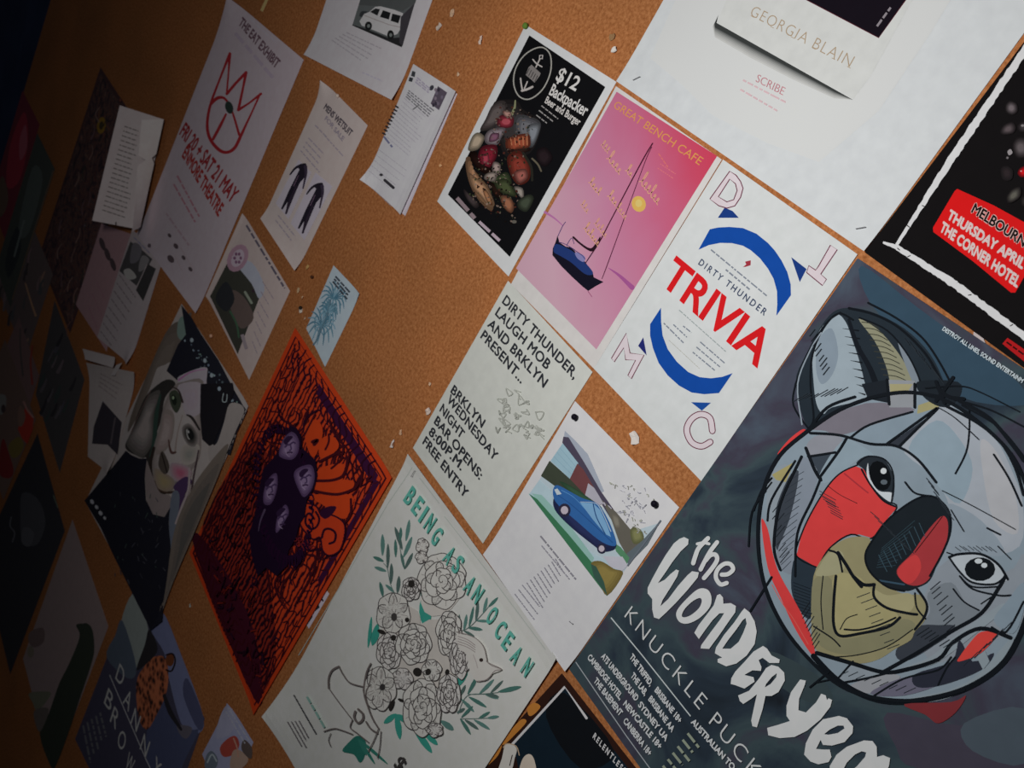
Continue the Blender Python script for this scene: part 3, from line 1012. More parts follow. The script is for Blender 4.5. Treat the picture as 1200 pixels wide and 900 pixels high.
for a_ in (((711, 186), 4, 3.0, 10, 1), ((733, 200), 2, 2.6, 8, 2), ((749, 213), 6, 2.9, 12, 3), ((690, 214), 4, 2.4, 7, 4), ((712, 230), 3, 2.5, 8, 5), ((680, 240), 3, 2.2, 6, 6, .8), ((684, 268), 6, 2.2, 8, 7), ((696, 262), 5, 2.2, 7, 8, .8), ((722, 244), 4, 2.2, 7, 9, .8), ((704, 170), 3, 2.2, 6, 10, .8)):
    script(*a_)
s.lines((772, 180), (783, 196), (772, 180), (783, 196), 1, 1.2, '#d9726c', 3, 0)
s.lines((774, 192), (792, 204), (771, 197), (789, 209), 2, .9, '#d9747a', 4, 0)
s.end()

# ------------------------------------------------------------------ burger flyer
s = Sheet('burger_flyer', 'black burger flyer with white border, round anchor badge and $12 price', 'flyer', [(616, 29), (722.5, 96), (596, 324), (512.5, 236)], 0.0003, '#c2c5c6')
s.part('burger_picture')
s.tone, s.sat = (.88, .86, .86), .78
s.fill([(620.5, 41.5), (709.5, 102), (597.5, 301), (525, 228)], '#121316')
f, h = K(520, 110, 7.5), K(510, 200, 10)
s.shade(f((470, 60), (640, 60), (700, 140), (830, 220), (850, 330), (760, 520), (560, 560), (480, 420), (380, 330), (330, 320), (420, 130)), '#3c3838', 0.55)
s.shade(f((430, 100), (520, 60), (560, 110), (520, 190), (470, 260), (400, 310), (320, 320), (370, 220)), '#6a605e', 0.55)
s.shade(f((640, 190), (760, 200), (850, 250), (840, 340), (780, 470), (700, 430), (620, 330)), '#70737a', 0.55)
s.shade(f((740, 280), (840, 260), (840, 340), (780, 460), (740, 380)), '#858f98', 0.55)
s.stroke(f((630, 60), (625, 120), (600, 180)), 3.4, '#8e9468', taper=(.5, 1))
s.shade(f((500, 190), (610, 205), (605, 285), (530, 300), (470, 270)), '#a82a3c', 0.55)
s.shade(f((520, 150), (590, 160), (600, 210), (540, 200)), '#c08d80', 0.55)
s.dot(f((550, 245))[0], 5, '#c24a56', 3.4)
s.shade(f((410, 315), (540, 300), (510, 380), (470, 450), (380, 440), (360, 380)), '#a99aa2', 0.55)
s.shade(f((420, 350), (490, 350), (470, 410), (400, 420)), '#8c5674', 0.55)
s.shade(f((250, 380), (300, 340), (355, 370), (350, 420), (300, 490), (215, 495)), '#c2b090', 0.55)
s.shade(f((340, 465), (460, 450), (470, 540), (430, 620), (380, 670), (310, 640), (300, 560)), '#9c1a30', 0.55)
s.shade(f((340, 540), (390, 520), (400, 600), (350, 620)), '#c23a50', 0.55)
s.shade(f((225, 520), (290, 510), (310, 600), (420, 660), (400, 710), (320, 680), (250, 600)), '#2a1310', 0.55)
s.shade(f((545, 415), (620, 370), (740, 350), (765, 410), (750, 470), (640, 490), (570, 520)), '#b14a2c', 0.55)
for k in range(5):
    s.stroke(f((590+36*k, 390-4*k), (600+34*k, 450)), 1.2, '#cf7a4c')
s.shade(f((550, 480), (640, 490), (760, 480), (740, 510), (600, 530)), '#39201a', 0.55)
s.shade(f((560, 560), (650, 500), (720, 550), (765, 650), (750, 760), (660, 800), (590, 710)), '#9d3526', 0.55)
s.shade(f((620, 690), (720, 660), (740, 740), (660, 790)), '#b25e52', 0.55)
s.stroke(f((700, 520), (770, 640), (780, 760)), 3, '#2a2a22')
s.shade(f((480, 720), (560, 690), (600, 780), (560, 850), (450, 830), (430, 760)), '#4b5d36', 0.55)
s.shade(f((380, 700), (470, 690), (450, 770), (360, 750)), '#a9998c', 0.55)
s.shade(f((440, 600), (500, 620), (490, 700), (430, 680)), '#b29c94', 0.55)
s.shade(f((195, 570), (235, 560), (250, 640), (330, 740), (400, 830), (440, 960), (420, 1030), (330, 960), (250, 840), (205, 700)), '#c48c5e', 0.55)
s.shade(h((385, 20), (480, 80), (580, 150), (655, 270), (700, 400), (640, 425), (540, 310), (430, 190)), '#cf9a6c', 0.55)
s.shade(h((560, 200), (620, 250), (680, 390), (640, 400), (580, 300)), '#b8794c', 0.55)
s.shade(h((640, 140), (720, 170), (800, 300), (760, 330), (690, 280)), '#2c1a12', 0.55)
s.shade(h((770, 300), (880, 310), (930, 420), (890, 500), (800, 420)), '#b06b48', 0.55)
s.shade(h((700, 130), (820, 90), (900, 170), (960, 300), (860, 290), (740, 230)), '#4c5a34', 0.55)
s.shade(h((930, 190), (1030, 210), (1040, 330), (980, 290)), '#a39c90', 0.55)
s.shade(h((980, 350), (1100, 280), (1160, 330), (1080, 480), (980, 440)), '#46523e', 0.55)
s.shade(f((820, 500), (900, 470), (960, 560), (900, 640), (830, 600)), '#2c2025', 0.55)
s.stroke(f((780, 570), (830, 620), (860, 680)), 2, '#6a6450')
s.shade(h((340, 220), (430, 300), (520, 400), (470, 440), (370, 330)), '#4a3f40', 0.55)
s.dot(h((930, 600))[0], 3, '#67645a', 2)
s.speckle([(588, 120), (628, 134), (600, 268), (546, 232)], 70, 1.5, ['#1a1210', '#5a2a20', '#7d6a5c', '#2c3322'], 5)
s.speckle([(562, 180), (600, 190), (606, 262), (548, 226)], 30, 1.2, ['#9a8470', '#46552f', '#1c1512'], 6)
s.tone, s.sat = (1, 1, 1), 1.0
s.part('anchor_badge', 'round anchor badge outline')
k4 = K(600, 0, 4)
s.stroke(k4((150, 225), (182, 262), (182, 340), (145, 420), (85, 465), (35, 452), (10, 395), (18, 325), (55, 265), (105, 230)), 1.5, '#98968f', True, True)
k10 = K(600, 20, 10)
s.stroke(k10((330, 450), (365, 450), (360, 490), (325, 490)), 1.5, '#a8a29e', False, True)
s.stroke(k10((330, 495), (285, 590)), 1.6, '#a8a29e')
s.stroke(k10((250, 500), (290, 545), (355, 585)), 1.6, '#a8a29e')
s.fill(k10((200, 590), (235, 560), (340, 660), (330, 690), (270, 770), (165, 680)), '#75706e')
for i in range(5):
    s.stroke(k10((210+24*i, 600+22*i), (175+24*i, 670+22*i)), .8, '#2c2a2b')
s.stroke(k10((105, 720), (115, 800), (130, 870)), 1.8, '#a8a29e')
s.stroke(k10((120, 865), (180, 850), (245, 820)), 2.6, '#a8a29e')
s.stroke(k10((150, 840), (185, 760)), 1.6, '#a8a29e')
s.part('price_lettering')
s.text('$12', (651, 93.3), (675, 107), (658.2, 79), '#cfcac6', 0.02)
s.text('Backpacker', (643.5, 110.5), (686.2, 137), (649, 98.3), '#cac6c2', 0.02)
s.text('Beer and Burger', (638.5, 120.3), (678.7, 147.8), (642, 112.8), '#bfbbb7', 0.02)
s.lines((635, 124), (655, 140), (629, 135), (642, 145), 3, 1.3, '#8d8a88', 3, .1)
s.part('web_address')
s.lines((536, 232), (557, 256), (536, 232), (557, 256), 1, 4.5, '#85757a', 5, 0)
s.lines((562, 260), (588, 284), (562, 260), (588, 284), 1, 3.6, '#a898a2', 6, 0)
s.end()

# ------------------------------------------------------------------ grey lettering-only flyer
s = Sheet('gig_flyer', 'grey flyer with black capitals DIRTY THUNDER, LAUGH MOB AND BRKLYN PRESENT', 'flyer', [(595.5, 329), (694.5, 436), (566, 637), (484, 525)], 0.0003, '#aaaca6', warp=0.0015)
s.part('presenter_lettering')
C = '#26282d'
for body, a, b, sp in (('DIRTY THUNDER,', (588.5, 354.5), (672.3, 444.5), 1.05), ('LAUGH MOB', (580.3, 368.5), (640.5, 433.5), 1.05), ('AND BRKLYN', (571.3, 381.8), (636.8, 454.5), 1.05), ('PRESENT...', (563.2, 395.5), (610.5, 449.5), 1.05)):
    s.text(body, a, b, (a[0]+5.4, a[1]-8.8), C, 0.0, sp, bold=0.026)
s.part('venue_lettering')
for body, a, b in (('BRKLYN', (528.3, 459.4), (564.5, 501.4)), ('WEDNESDAY', (524, 470.3), (579.5, 540.5)), ('NIGHT', (515.5, 481.4), (540.5, 514.8)), ('BAR OPENS:', (509, 495.5), (562, 562.3)), ('8:00P.M.', (502.5, 508.4), (540.3, 551.5)), ('FREE ENTRY', (495.6, 519.5), (545, 584))):
    s.text(body, a, b, (a[0]+4.6, a[1]-8.4), C, 0.0, 1.05, bold=0.026)
s.part('pale_lettering')
rnd = random.Random(11)
q6 = K(540, 420, 8.571)
for i in range(26):
    u, v = rnd.random(), rnd.random()
    c0 = q6((380+430*u, 300+120*u+430*v-60*u*v))[0]
    pts = [(c0[0]+rnd.uniform(-4, 4)*1.3, c0[1]+rnd.uniform(-5, 5)*1.2) for _ in range(5)]
    s.stroke(pts, 1.3, '#90928b', True, i % 2 == 0)
s.end()

# ------------------------------------------------------------------ sheet with a photo of a blue car
s = Sheet('car_notice', 'white notice with a colour photo of a blue car beside a house', 'notice', [(674, 470), (796, 594.6), (662, 787), (566, 650)], 0.0006, '#c0c0c3', lift=((1, -0.0002, 0.03), ((3, 2), 0.004, 0.05)), warp=0.001)
c, e7, e9 = K(600, 450, 4), K(610, 500, 7.059), K(570, 620, 7.5)
s.part('car_photo')
s.tone, s.sat = (.97, .97, .97), .9
q = K(620, 490, 3.911)
s.fill(q((60, 265), (100, 195), (180, 270), (280, 360), (470, 520), (600, 480), (450, 680), (360, 815), (0, 350)), '#a9bac2')
s.fill(q((165, 58), (215, 105), (270, 165), (345, 335), (325, 345), (245, 200), (160, 88)), '#98a0ae')
s.fill(q((158, 85), (182, 88), (255, 205), (330, 335), (400, 435), (475, 555), (440, 565), (340, 405), (250, 255), (153, 112)), '#494355')
s.fill(q((155, 115), (227, 207), (187, 277), (100, 195)), '#8fb0be')
for t in (.25, .5, .75):
    s.stroke(q((155-55*t, 115+80*t), (227-40*t, 207+70*t)), .5, '#7d9fb0', False)
s.fill(q((222, 208), (250, 235), (300, 320), (270, 362), (215, 322), (187, 280)), '#6b3e40')
s.fill(q((272, 298), (300, 320), (345, 395), (300, 398), (258, 352)), '#a3a1ac')
s.fill(q((95, 195), (187, 277), (265, 360), (232, 368), (120, 312), (55, 265)), '#3c4337')
s.shade(q((140, 290), (200, 315), (330, 405), (300, 405), (200, 348)), '#36553e', .8)
s.fill(q((335, 375), (400, 430), (470, 515), (525, 570), (455, 640), (415, 570), (380, 470)), '#605d53')
s.shade(q((380, 440), (410, 450), (420, 500), (395, 500)), '#7c776a', .8)
s.shade(q((465, 515), (490, 500), (520, 520), (525, 560), (480, 575)), '#7a7c50', .75)
s.fill(q((520, 562), (605, 470), (545, 580), (455, 672), (450, 620)), '#59656b')
s.fill(q((390, 570), (420, 590), (462, 640), (450, 668), (400, 610)), '#4f8460')
s.fill(q((50, 285), (100, 330), (130, 440), (260, 600), (340, 645), (440, 655), (450, 680), (380, 700), (280, 665), (0, 350)), '#a5bdc7')
s.fill(q((340, 632), (430, 635), (455, 675), (430, 700), (375, 682)), '#b3b3bd')
s.fill(q((14, 345), (60, 352), (180, 480), (300, 640), (290, 668), (150, 520)), '#86b2a8')
s.fill(q((0, 345), (40, 372), (180, 530), (290, 662), (362, 795), (358, 815)), '#397451')
s.shade(q((285, 668), (330, 655), (390, 690), (432, 712), (360, 812), (320, 740)), '#8c7b40', .8)
s.fill(q((285, 668), (310, 680), (345, 750), (360, 812), (300, 730)), '#36574a')
s.shade(q((112, 385), (128, 432), (200, 505), (300, 585), (340, 612), (392, 602), (398, 570), (330, 555), (200, 440), (130, 365)), '#28305a', .8)
s.fill(q((114, 322), (135, 308), (200, 342), (250, 368), (302, 384), (332, 410), (372, 482), (402, 570), (382, 586), (320, 557), (220, 472), (140, 402), (114, 362)), '#2b5f9f', True)
s.stroke(q((130, 350), (200, 400), (300, 490), (385, 570)), 2.2, '#234f8c', taper=(.4, .6))
s.stroke(q((150, 330), (210, 365), (280, 440)), 2.0, '#4f8ac2', taper=(.4, .3))
s.fill(q((236, 386), (296, 390), (328, 420), (362, 495), (378, 545), (350, 530), (295, 465)), '#6f9fc6')
s.stroke(q((296, 392), (312, 455), (352, 532)), 1.2, '#24487c')
s.stroke(q((236, 384), (298, 388), (330, 415), (378, 520)), 1.2, '#c0d6e4', taper=(.4, .8))
s.fill(q((118, 328), (132, 322), (152, 348), (130, 352)), '#d2e0ec')
s.stroke(q((325, 395), (345, 388), (352, 400)), 1.4, '#a8a4b0')
for p_, r_, h_ in (((165, 422), 7.2, 4.4), ((335, 598), 5.4, 3.4)):
    s.dot(q(p_)[0], r_, '#2c2a40', r_*1.1)
    s.dot(q(p_)[0], h_, '#b3a9b4', h_*1.1)
rnd = random.Random(6)
s.gather()
for i in range(70):
    x, y = rnd.gauss(470, 60), rnd.gauss(420, 75)
    if 350 < x < 600 and 290 < y < 540 and y < 200+.78*(x-330)+190 and y > .85*(x-330)+120:
        s.stroke(q((x, y), (x+rnd.uniform(-10, 10), y+rnd.uniform(-8, 8)), (x+rnd.uniform(-14, 14), y+rnd.uniform(2, 14))), rnd.uniform(.5, 1.3), rnd.choice(['#9c9da6', '#8c8d84', '#b0afb8', '#a5a79c']))
s.press()
s.stroke(q((605, 470), (540, 560), (455, 675)), 1.8, '#616a74')
s.tone, s.sat = (1, 1, 1), 1.0
s.part('listing_print')
s.lines(e9((480, 60))[0], e9((790, 440))[0], e9((480, 60))[0], e9((790, 440))[0], 1, 2.0, '#7d7c84', 2, 0)
s.lines(e9((490, 145))[0], e9((735, 440))[0], e9((490, 145))[0], e9((735, 440))[0], 1, 1.5, '#8d8c94', 3, 0)
s.lines(e9((610, 260))[0], e9((690, 390))[0], e9((360, 470))[0], e9((500, 690))[0], 9, 1.3, '#85848c', 4, .15)
s.lines(e9((320, 490))[0], e9((480, 690))[0], e9((255, 570))[0], e9((430, 800))[0], 3, 1.4, '#8a8991', 5, .1)
s.end()

# ------------------------------------------------------------------ pale flower poster
BE = [at((480, 532)), at((656, 771)), None, at((319, 838))]
BE[2] = BE[1]+BE[3]-BE[0]
s = Sheet('flower_poster', 'pale gig poster with a drawn bouquet of flowers, green leaves and a bird', 'poster', BE, 0.0004, '#a7a8a1', lift=(((0, 1), 0.003, 0.03), (3, 0.02, 0.16), ((1, 2), .003, .03)), px=False, warp=0.0015, seen=(480, 720))
TE, DK = '#4a8a7e', '#3c3838'
j1, j2, j3, j4, j5, j6, j7 = K(460, 530, 7.5), K(420, 610, 10), K(500, 620, 7.5), K(420, 690, 10), K(510, 700, 7.5), K(420, 770, 7.5), K(330, 760, 7.5)
s.part('border_line')
s.stroke([(483, 548), (455, 590), (400, 685), (350, 768)], .9, '#8f958f', False)
s.stroke([(492, 560), (515, 590)], .9, '#8f958f', False)
s.stroke([(521, 605), (570, 668), (605, 715), (640, 762)], .9, '#8f958f', False)
s.stroke([(648, 775), (625, 810), (590, 857)], .9, '#a5a8a1', False)
s.part('bouquet_drawing')
GR = ['#3a5c55', '#486862', '#41534f']
LV = [(j2, [((600, -10), (560, 240), 48), ((430, 75), (515, 340), 52), ((500, 80), (490, 240), 40), ((630, 190), (530, 430), 52), ((640, 380), (545, 570), 46), ((435, 220), (440, 430), 40), ((285, 160), (285, 410), 50),
            ((350, 270), (345, 560), 44), ((175, 425), (300, 480), 46), ((190, 545), (330, 595), 46), ((390, 500), (385, 740), 46), ((255, 720), (290, 890), 46), ((320, 750), (420, 840), 40), ((480, 650), (460, 850), 50), ((500, 380), (540, 560), 36), ((790, 650), (740, 880), 60), ((720, 680), (730, 860), 40)]),
      (j5, [((555, 0), (470, 85), 30), ((460, 0), (425, 140), 30), ((380, 30), (360, 210), 30), ((340, 80), (300, 260), 28), ((280, 150), (255, 290), 30), ((215, 150), (205, 300), 28), ((420, 285), (290, 265), 34), ((480, 210), (365, 205), 26), ((350, 345), (250, 290), 26),
            ((380, 680), (290, 850), 36), ((520, 720), (390, 850), 34), ((600, 730), (490, 840), 28), ((760, 785), (560, 830), 44), ((560, 890), (440, 850), 30), ((270, 770), (220, 870), 30)]),
      (j6, [((1130, 440), (975, 350), 36), ((1020, 480), (910, 370), 34), ((940, 450), (870, 490), 32), ((1160, 480), (1060, 540), 30), ((1160, 635), (1020, 550), 34), ((1060, 635), (940, 550), 34), ((990, 680), (900, 540), 34), ((1240, 520), (1140, 535), 30), ((1240, 350), (1130, 325), 34), ((1010, 430), (910, 530), 30), ((840, 640), (730, 560), 56)])]
i = 0
for k, ls in LV:
    for a, b, wd in ls:
        sc = 10 if k is j2 else 7.5
        i += 1
        s.leaf(k(a)[0], k(b)[0], wd/sc, GR[i % 3])
for ps in ((j2((545, 570), (500, 360), (480, 200))), j2((300, 500), (345, 560), (380, 740), (430, 850)), j5((200, 300), (300, 265), (425, 140), (470, 85)), j5((290, 850), (390, 850), (560, 835)), j6((880, 500), (960, 340), (1130, 325)), j6((900, 540), (1010, 540), (1140, 535))):
    s.stroke(ps, .8, '#4c5f5b')
T2 = '#2f7a6d'
for k, a, b, wd in ((j5, (270, 570), (215, 770), 11), (j6, (650, 840), (500, 640), 8), (j6, (700, 770), (580, 660), 7), (j6, (230, 580), (330, 500), 7), (j6, (370, 720), (335, 500), 7.5), (j6, (430, 570), (345, 505), 7), (j4, (770, 100), (800, 450), 15), (j4, (170, 660), (230, 420), 9), (j4, (120, 690), (160, 330), 4), (j4, (900, 200), (1010, 260), 5)):
    s.leaf(k(a)[0], k(b)[0], wd, T2)
s.fill(j7((540, 900), (600, 820), (670, 765), (735, 800), (748, 860), (730, 960), (690, 1000), (640, 930)), '#245c52', True)
for q in ((430, 885), (440, 895), (455, 895)):
    s.leaf((421, 866), q, 4, '#2b6459')
FLW, FL2 = '#b5b2ab', '#aba6a2'


def lobe(cx, cy, a, ry, dist, lr, lt, rd):
    """One petal: an uneven oval reaching out from the flower's middle."""
    pts = []
    for k in range(12):
        t = 2*math.pi*k/12
        x = dist+lr*math.cos(t)*(1+.12*math.sin(3*t+a))
        y = lt*math.sin(t)*(1+rd.uniform(-.08, .08))
        pts.append((cx+x*math.cos(a)-y*math.sin(a), cy+(x*math.sin(a)+y*math.cos(a))*ry))
    return pts


def whorl(cx, cy, ry, shapes, fillc, wd, veins):
    s.gather()
    for pts, a in shapes:
        s.fill(pts, fillc, True, (), 3)
    s.press()
    s.gather()
    for pts, a in shapes:
        s.stroke(pts[-4:]+pts[:5], wd, DK)
        for v_ in range(veins):
            p, q = pts[(v_*2-2) % 12], (cx, cy)
            f0, f1 = .55, .12
            s.stroke([(p[0]+(q[0]-p[0])*f1, p[1]+(q[1]-p[1])*f1), (p[0]+(q[0]-p[0])*.35+1.2, p[1]+(q[1]-p[1])*.35), (p[0]+(q[0]-p[0])*f0, p[1]+(q[1]-p[1])*f0)], .6, '#6f6967')
    s.press()


def petals(cx, cy, r, n, rot, ry=1.0, fillc=FLW):
    rd = random.Random(int(cx*3+cy))
    whorl(cx, cy, ry, [(lobe(cx, cy, rot+2*math.pi*(k+rd.uniform(-.12, .12))/n, ry, .55*r, .52*r, .62*r, rd), 0) for k in range(n)], fillc, 1.0, 3)


def rose(cx, cy, r, rot, ry=1.0, fillc=FLW):
    rd = random.Random(int(cx*7+cy))
    for q, n, lr, lt in ((.60, 6, .46, .58), (.40, 5, .36, .46), (.22, 4, .26, .32)):
        whorl(cx, cy, ry, [(lobe(cx, cy, rot+q*5+2*math.pi*(k+rd.uniform(-.2, .2))/n, ry, q*r, lr*r, lt*r, rd), 0) for k in range(n)], fillc, 1.05, 2 if q > .5 else 1)
    s.stroke([(cx+(.03+.035*k)*r*math.cos(rot+k*.9), cy+(.03+.035*k)*r*ry*math.sin(rot+k*.9)) for k in range(9)], .9, DK)


for bl in (((470, 740), 26, 40, '#9d9993'), ((505, 770), 46, 60, '#9d9993'), ((520, 690), 28, 44, '#a39f99')):
    s.dot(bl[0], bl[1]*.8, bl[3], bl[2]*.8, 30)
rose(519, 680, 27, .5, 1.15)
petals(496, 640, 7, 4, 1.2, 1.3)
petals(495, 653, 7, 4, .3, 1.0)
rose(483, 690, 11, 2, 1.2, FL2)
petals(462, 718, 19, 5, .3, 1.2)
s.dot((463, 723), 3.6, '#343231', 5)
for k in range(10):
    a = k*.628
    s.stroke([(463+3*math.cos(a), 723+4*math.sin(a)), (463+8*math.cos(a), 723+10*math.sin(a))], .6, '#55504f')
rose(458, 762, 15, 1, 1.4, FL2)
rose(486, 754, 20, 0, 1.15)
rose(528, 742, 15, 1.5, 1.7)
rose(541, 770, 12, .4, 2.0, FL2)
petals(473, 795, 12, 5, 1, 1.0, FL2)
petals(447, 806, 18, 6, .2, 1.35)
s.dot((450, 805), 3.4, '#2e2c2c', 4)
for k in range(9):
    a = k*.7
    s.stroke([(450+2*math.cos(a), 805+3*math.sin(a)), (450+8*math.cos(a), 805+9*math.sin(a))], .7, '#3c3938')
rose(497, 828, 23, .8, 1.4)
rose(528, 812, 13, 2.2, 1.7, FL2)
petals(512, 855, 9, 5, .5, .9, FL2)
petals(508, 785, 11, 5, .9, 1.1)
for p, a, b in (((479, 726), 2.4, 2.8), ((449, 740), 5, 2.4), ((463, 747), 3, 3.4), ((491, 787), 5, 5), ((504, 787), 3.4, 4), ((472, 820), 4, 1.6), ((461, 826), 2.4, 7), ((526, 787), 2.2, 3.4), ((484, 684), 3.6, 4.2)):
    s.dot(p, a, '#23211f', b, 20)
# bird
s.fill(j5((200, 330), (300, 330), (380, 360), (440, 430), (470, 520), (480, 570), (600, 628), (520, 670), (460, 720), (380, 735), (320, 640), (290, 500), (230, 450)), '#b4afa9', True)
s.stroke(j5((200, 300), (310, 330), (390, 370), (445, 440), (470, 540), (480, 570), (600, 628), (540, 645), (470, 720), (380, 735)), 1.0, '#6b6361')
for a in (0, 1, 2, 3):
    s.stroke(j5((215, 340+22*a), (300, 370+22*a), (370, 420+20*a)), .9, '#7b7371')
s.stroke(j5((480, 572), (520, 600), (600, 628)), .8, '#6b6361')
s.stroke(j5((350, 500), (375, 560), (390, 620)), 3.0, '#8d8684', taper=(.3, .3))
s.dot(j5((422, 548))[0], 2.3, '#2c2523')
# bell and ribbon at the lower left
for ps, ww in ((j7((520, 155), (460, 190), (430, 260), (430, 345)), 2.2), (j7((430, 345), (520, 470), (640, 625)), 1.2), (j7((520, 155), (560, 230), (620, 300), (740, 335)), 1.6), (j7((640, 625), (620, 690), (680, 740), (780, 820)), 1.4),
               (j7((800, 130), (760, 220), (740, 380), (780, 520), (820, 620), (870, 700)), 1.8), (j7((815, 170), (790, 300), (760, 400), (790, 540), (830, 650)), 1.0), (j7((390, 725), (480, 700), (560, 720), (640, 750)), 1.4),
               (j7((450, 740), (430, 800), (450, 860)), 1.0), (j7((870, 700), (830, 800), (780, 900)), 1.2), (j7((890, 720), (880, 860), (860, 960)), 1.0), (j7((690, 530), (730, 570), (730, 620), (690, 650), (655, 600), (665, 550)), 2.6), (j7((760, 640), (800, 700), (860, 740)), 2.0)):
    s.stroke(ps, ww, '#57504e')
for n_, (ch, p) in enumerate(zip('BEINGASANOCEAN', ((482.7, 581.3), (491.5, 592.7), (498.5, 602.7), (506, 613), (514, 628), (528.7, 650.7), (538.7, 661.3), (552.7, 685.3), (562, 696), (579, 721), (588.7, 737.3), (597.3, 750.7), (607.3, 767.3), (620, 781.3)))):
    if n_ in (0, 5, 7, 9):
        s.part('title_lettering')
    wd = (2.2, 3.2) if ch == 'I' else (5.6, 7.4)
    s.glyph(ch, p, wd, (10.5, -16.5), TE, 0.025)
s.part('tour_print')
s.lines(j7((240, 420))[0], j7((400, 700))[0], j7((240, 420))[0], j7((400, 700))[0], 1, 2.4, '#6d8f86', 3, 0)
s.lines(j7((125, 405))[0], j7((320, 745))[0], j7((125, 405))[0], j7((320, 745))[0], 1, 1.6, '#3a3a3c', 4, 0)
s.lines(j7((170, 630))[0], j7((270, 810))[0], j7((70, 640))[0], j7((220, 900))[0], 4, 1.4, '#5a5658', 5, .2)
s.text('$', (463, 897), (471, 905), (472, 884), '#33302f', 0.02)
s.end()

# ------------------------------------------------------------------ big white book poster
s = Sheet('book_poster', 'large white book poster showing the lower edge of a pictured book', 'poster', rectb((724, 96), (1014, 295), math.sqrt(2)), 0.0003, '#cfd3d5', px=False, lift=(((3, 2), 0.0025, 0.05),), warp=0.0012, seen=(930, 170))
p4, p9 = K(600, 0, 4), K(900, 0, 4)
s.part('book_picture')
pan = blend('warm_grey_print', [(0.3, '#d1d3d2'), (0.7, '#d4d6d4')], s.g, 4)
s.fill([(796, -10), (762, 68), (800, 100), (835, 135), (900, 168), (960, 190), (1030, 130), (1090, 40), (1120, -10)], pan)
for i in range(8):
    wd_ = 13.0*(1-i/7)**1.3+1.0
    s.fill([(842, 18), (838-.2*wd_, 27+.3*wd_), (838, 31+.9*wd_), (880, 54+wd_), (930, 81+.9*wd_), (978, 107+.6*wd_), (1000, 117.2), (840, 27)], ['#c3c4c1', '#b7b8b5', '#a9aaa8', '#979996', '#828482', '#6a6c6b', '#505352', '#3a3d3c'][i], False)
s.fill([(856, -10), (840, 27), (1000, 116.5), (1020, 90), (1075, -10)], '#cfd1ce')
s.fill([(930, -8), (1030, 44.5), (1064, -3)], '#17121a')
s.stroke([(930, -8), (1030, 44.5), (1064, -3)], .9, '#5a2430', False)
s.lines((1028, 31), (1044, 9), (1028, 31), (1044, 9), 1, 2.6, '#8d868c', 3, 0)
s.part('author_lettering')
s.text('GEORGIA BLAIN', (878.5, 18), (995.5, 79), (884.5, 6.5), '#ab967c', -0.014, 1.12)
for (x, y) in ((880, 18.5), (903, 31), (927, 43), (952, 56), (975, 68), (993, 78)):
    s.stroke([(x, y), (x+4, y+2.2)], .7, '#ab967c', False)
s.part('publisher_lettering')
s.text('SCRIBE', (885.5, 95.6), (917.5, 112), (889, 87), '#bf8189', -0.008)
s.lines((871, 94), (921, 120), (868, 105), (911, 130), 2, 2.2, '#d3b6ba', 4, 0)
s.end()

# ------------------------------------------------------------------ black gig poster, right edge
s = Sheet('gig_poster', 'black gig poster with ragged white frame line and red MELBOURNE date block', 'poster', rectb((1014, 296), (1200, 431), math.sqrt(2)), 0.0011, '#131112', px=False, warp=0.0008, seen=(1130, 250))
s.part('frame_line')
rnd = random.Random(9)


def rag(a, b, w0, w1, n=46):
    L, Rr = [], []
    dx, dy = b[0]-a[0], b[1]-a[1]
    q = math.hypot(dx, dy)
    nx, ny = -dy/q, dx/q
    for k in range(n+1):
        t = k/n
        wd = (w0+(w1-w0)*t)/2
        j, l = wd*(1+rnd.uniform(-.2, .12)), wd*(1+rnd.uniform(-.2, .12))
        L.append((a[0]+dx*t+nx*j, a[1]+dy*t+ny*j))
        Rr.append((a[0]+dx*t-nx*l, a[1]+dy*t-ny*l))
    s.fill(L+Rr[::-1], '#cfd0d2')


rag((1230, 16), (1112, 191), 9.5, 9.0)
rag((1112, 191), (1051, 287), 9.0, 3.5, 26)
rag((1035, 284), (1052, 290), 3, 6, 8)
rag((1050, 289), (1120, 334), 6.0, 9.5, 26)
rag((1120, 334), (1215, 405), 9.5, 8.5, 34)
for p in ((1081, 241), (1063, 264), (1052, 291), (1064, 301), (1135, 346), (1184, 382)):
    s.stroke([p, (p[0]+rnd.uniform(2, 4), p[1]+rnd.uniform(-2, 3))], 1.1, '#2b2828', False)
s.part('date_block')
s.fill([(1119, 224), (1122, 221.5), (1165, 241), (1214, 268), (1214, 300), (1190, 343), (1185, 343), (1140, 306), (1094, 272), (1093.5, 267)], '#d81a1b')
s.text('MELBOURNE', (1138.5, 248.5), (1206, 294), (1143.5, 238.5), '#d9b4ae', 0.0, bold=0.085)
s.text('MELBOURNE', (1138.5, 248.5), (1206, 294), (1143.5, 238.5), '#1a1010', 0.0, bold=0.03)
s.text('THURSDAY APRIL 1', (1110, 256), (1205, 320), (1114.5, 246), '#dcc5c2', 0.0, bold=0.05)
s.text('THE CORNER HOTEL', (1101.5, 270.5), (1192, 337), (1106, 260), '#dcc5c2', 0.0, bold=0.05)
s.part('ticket_print')
s.fill([(1175, 403), (1181, 396), (1216, 420), (1212, 433)], '#ad1c1f', False)
s.lines((1180, 401), (1213, 425), (1180, 401), (1213, 425), 1, 2, '#2a0d0e', 3, 0)
s.part('flower_picture')
fk = K(1120, 90, 5.625)
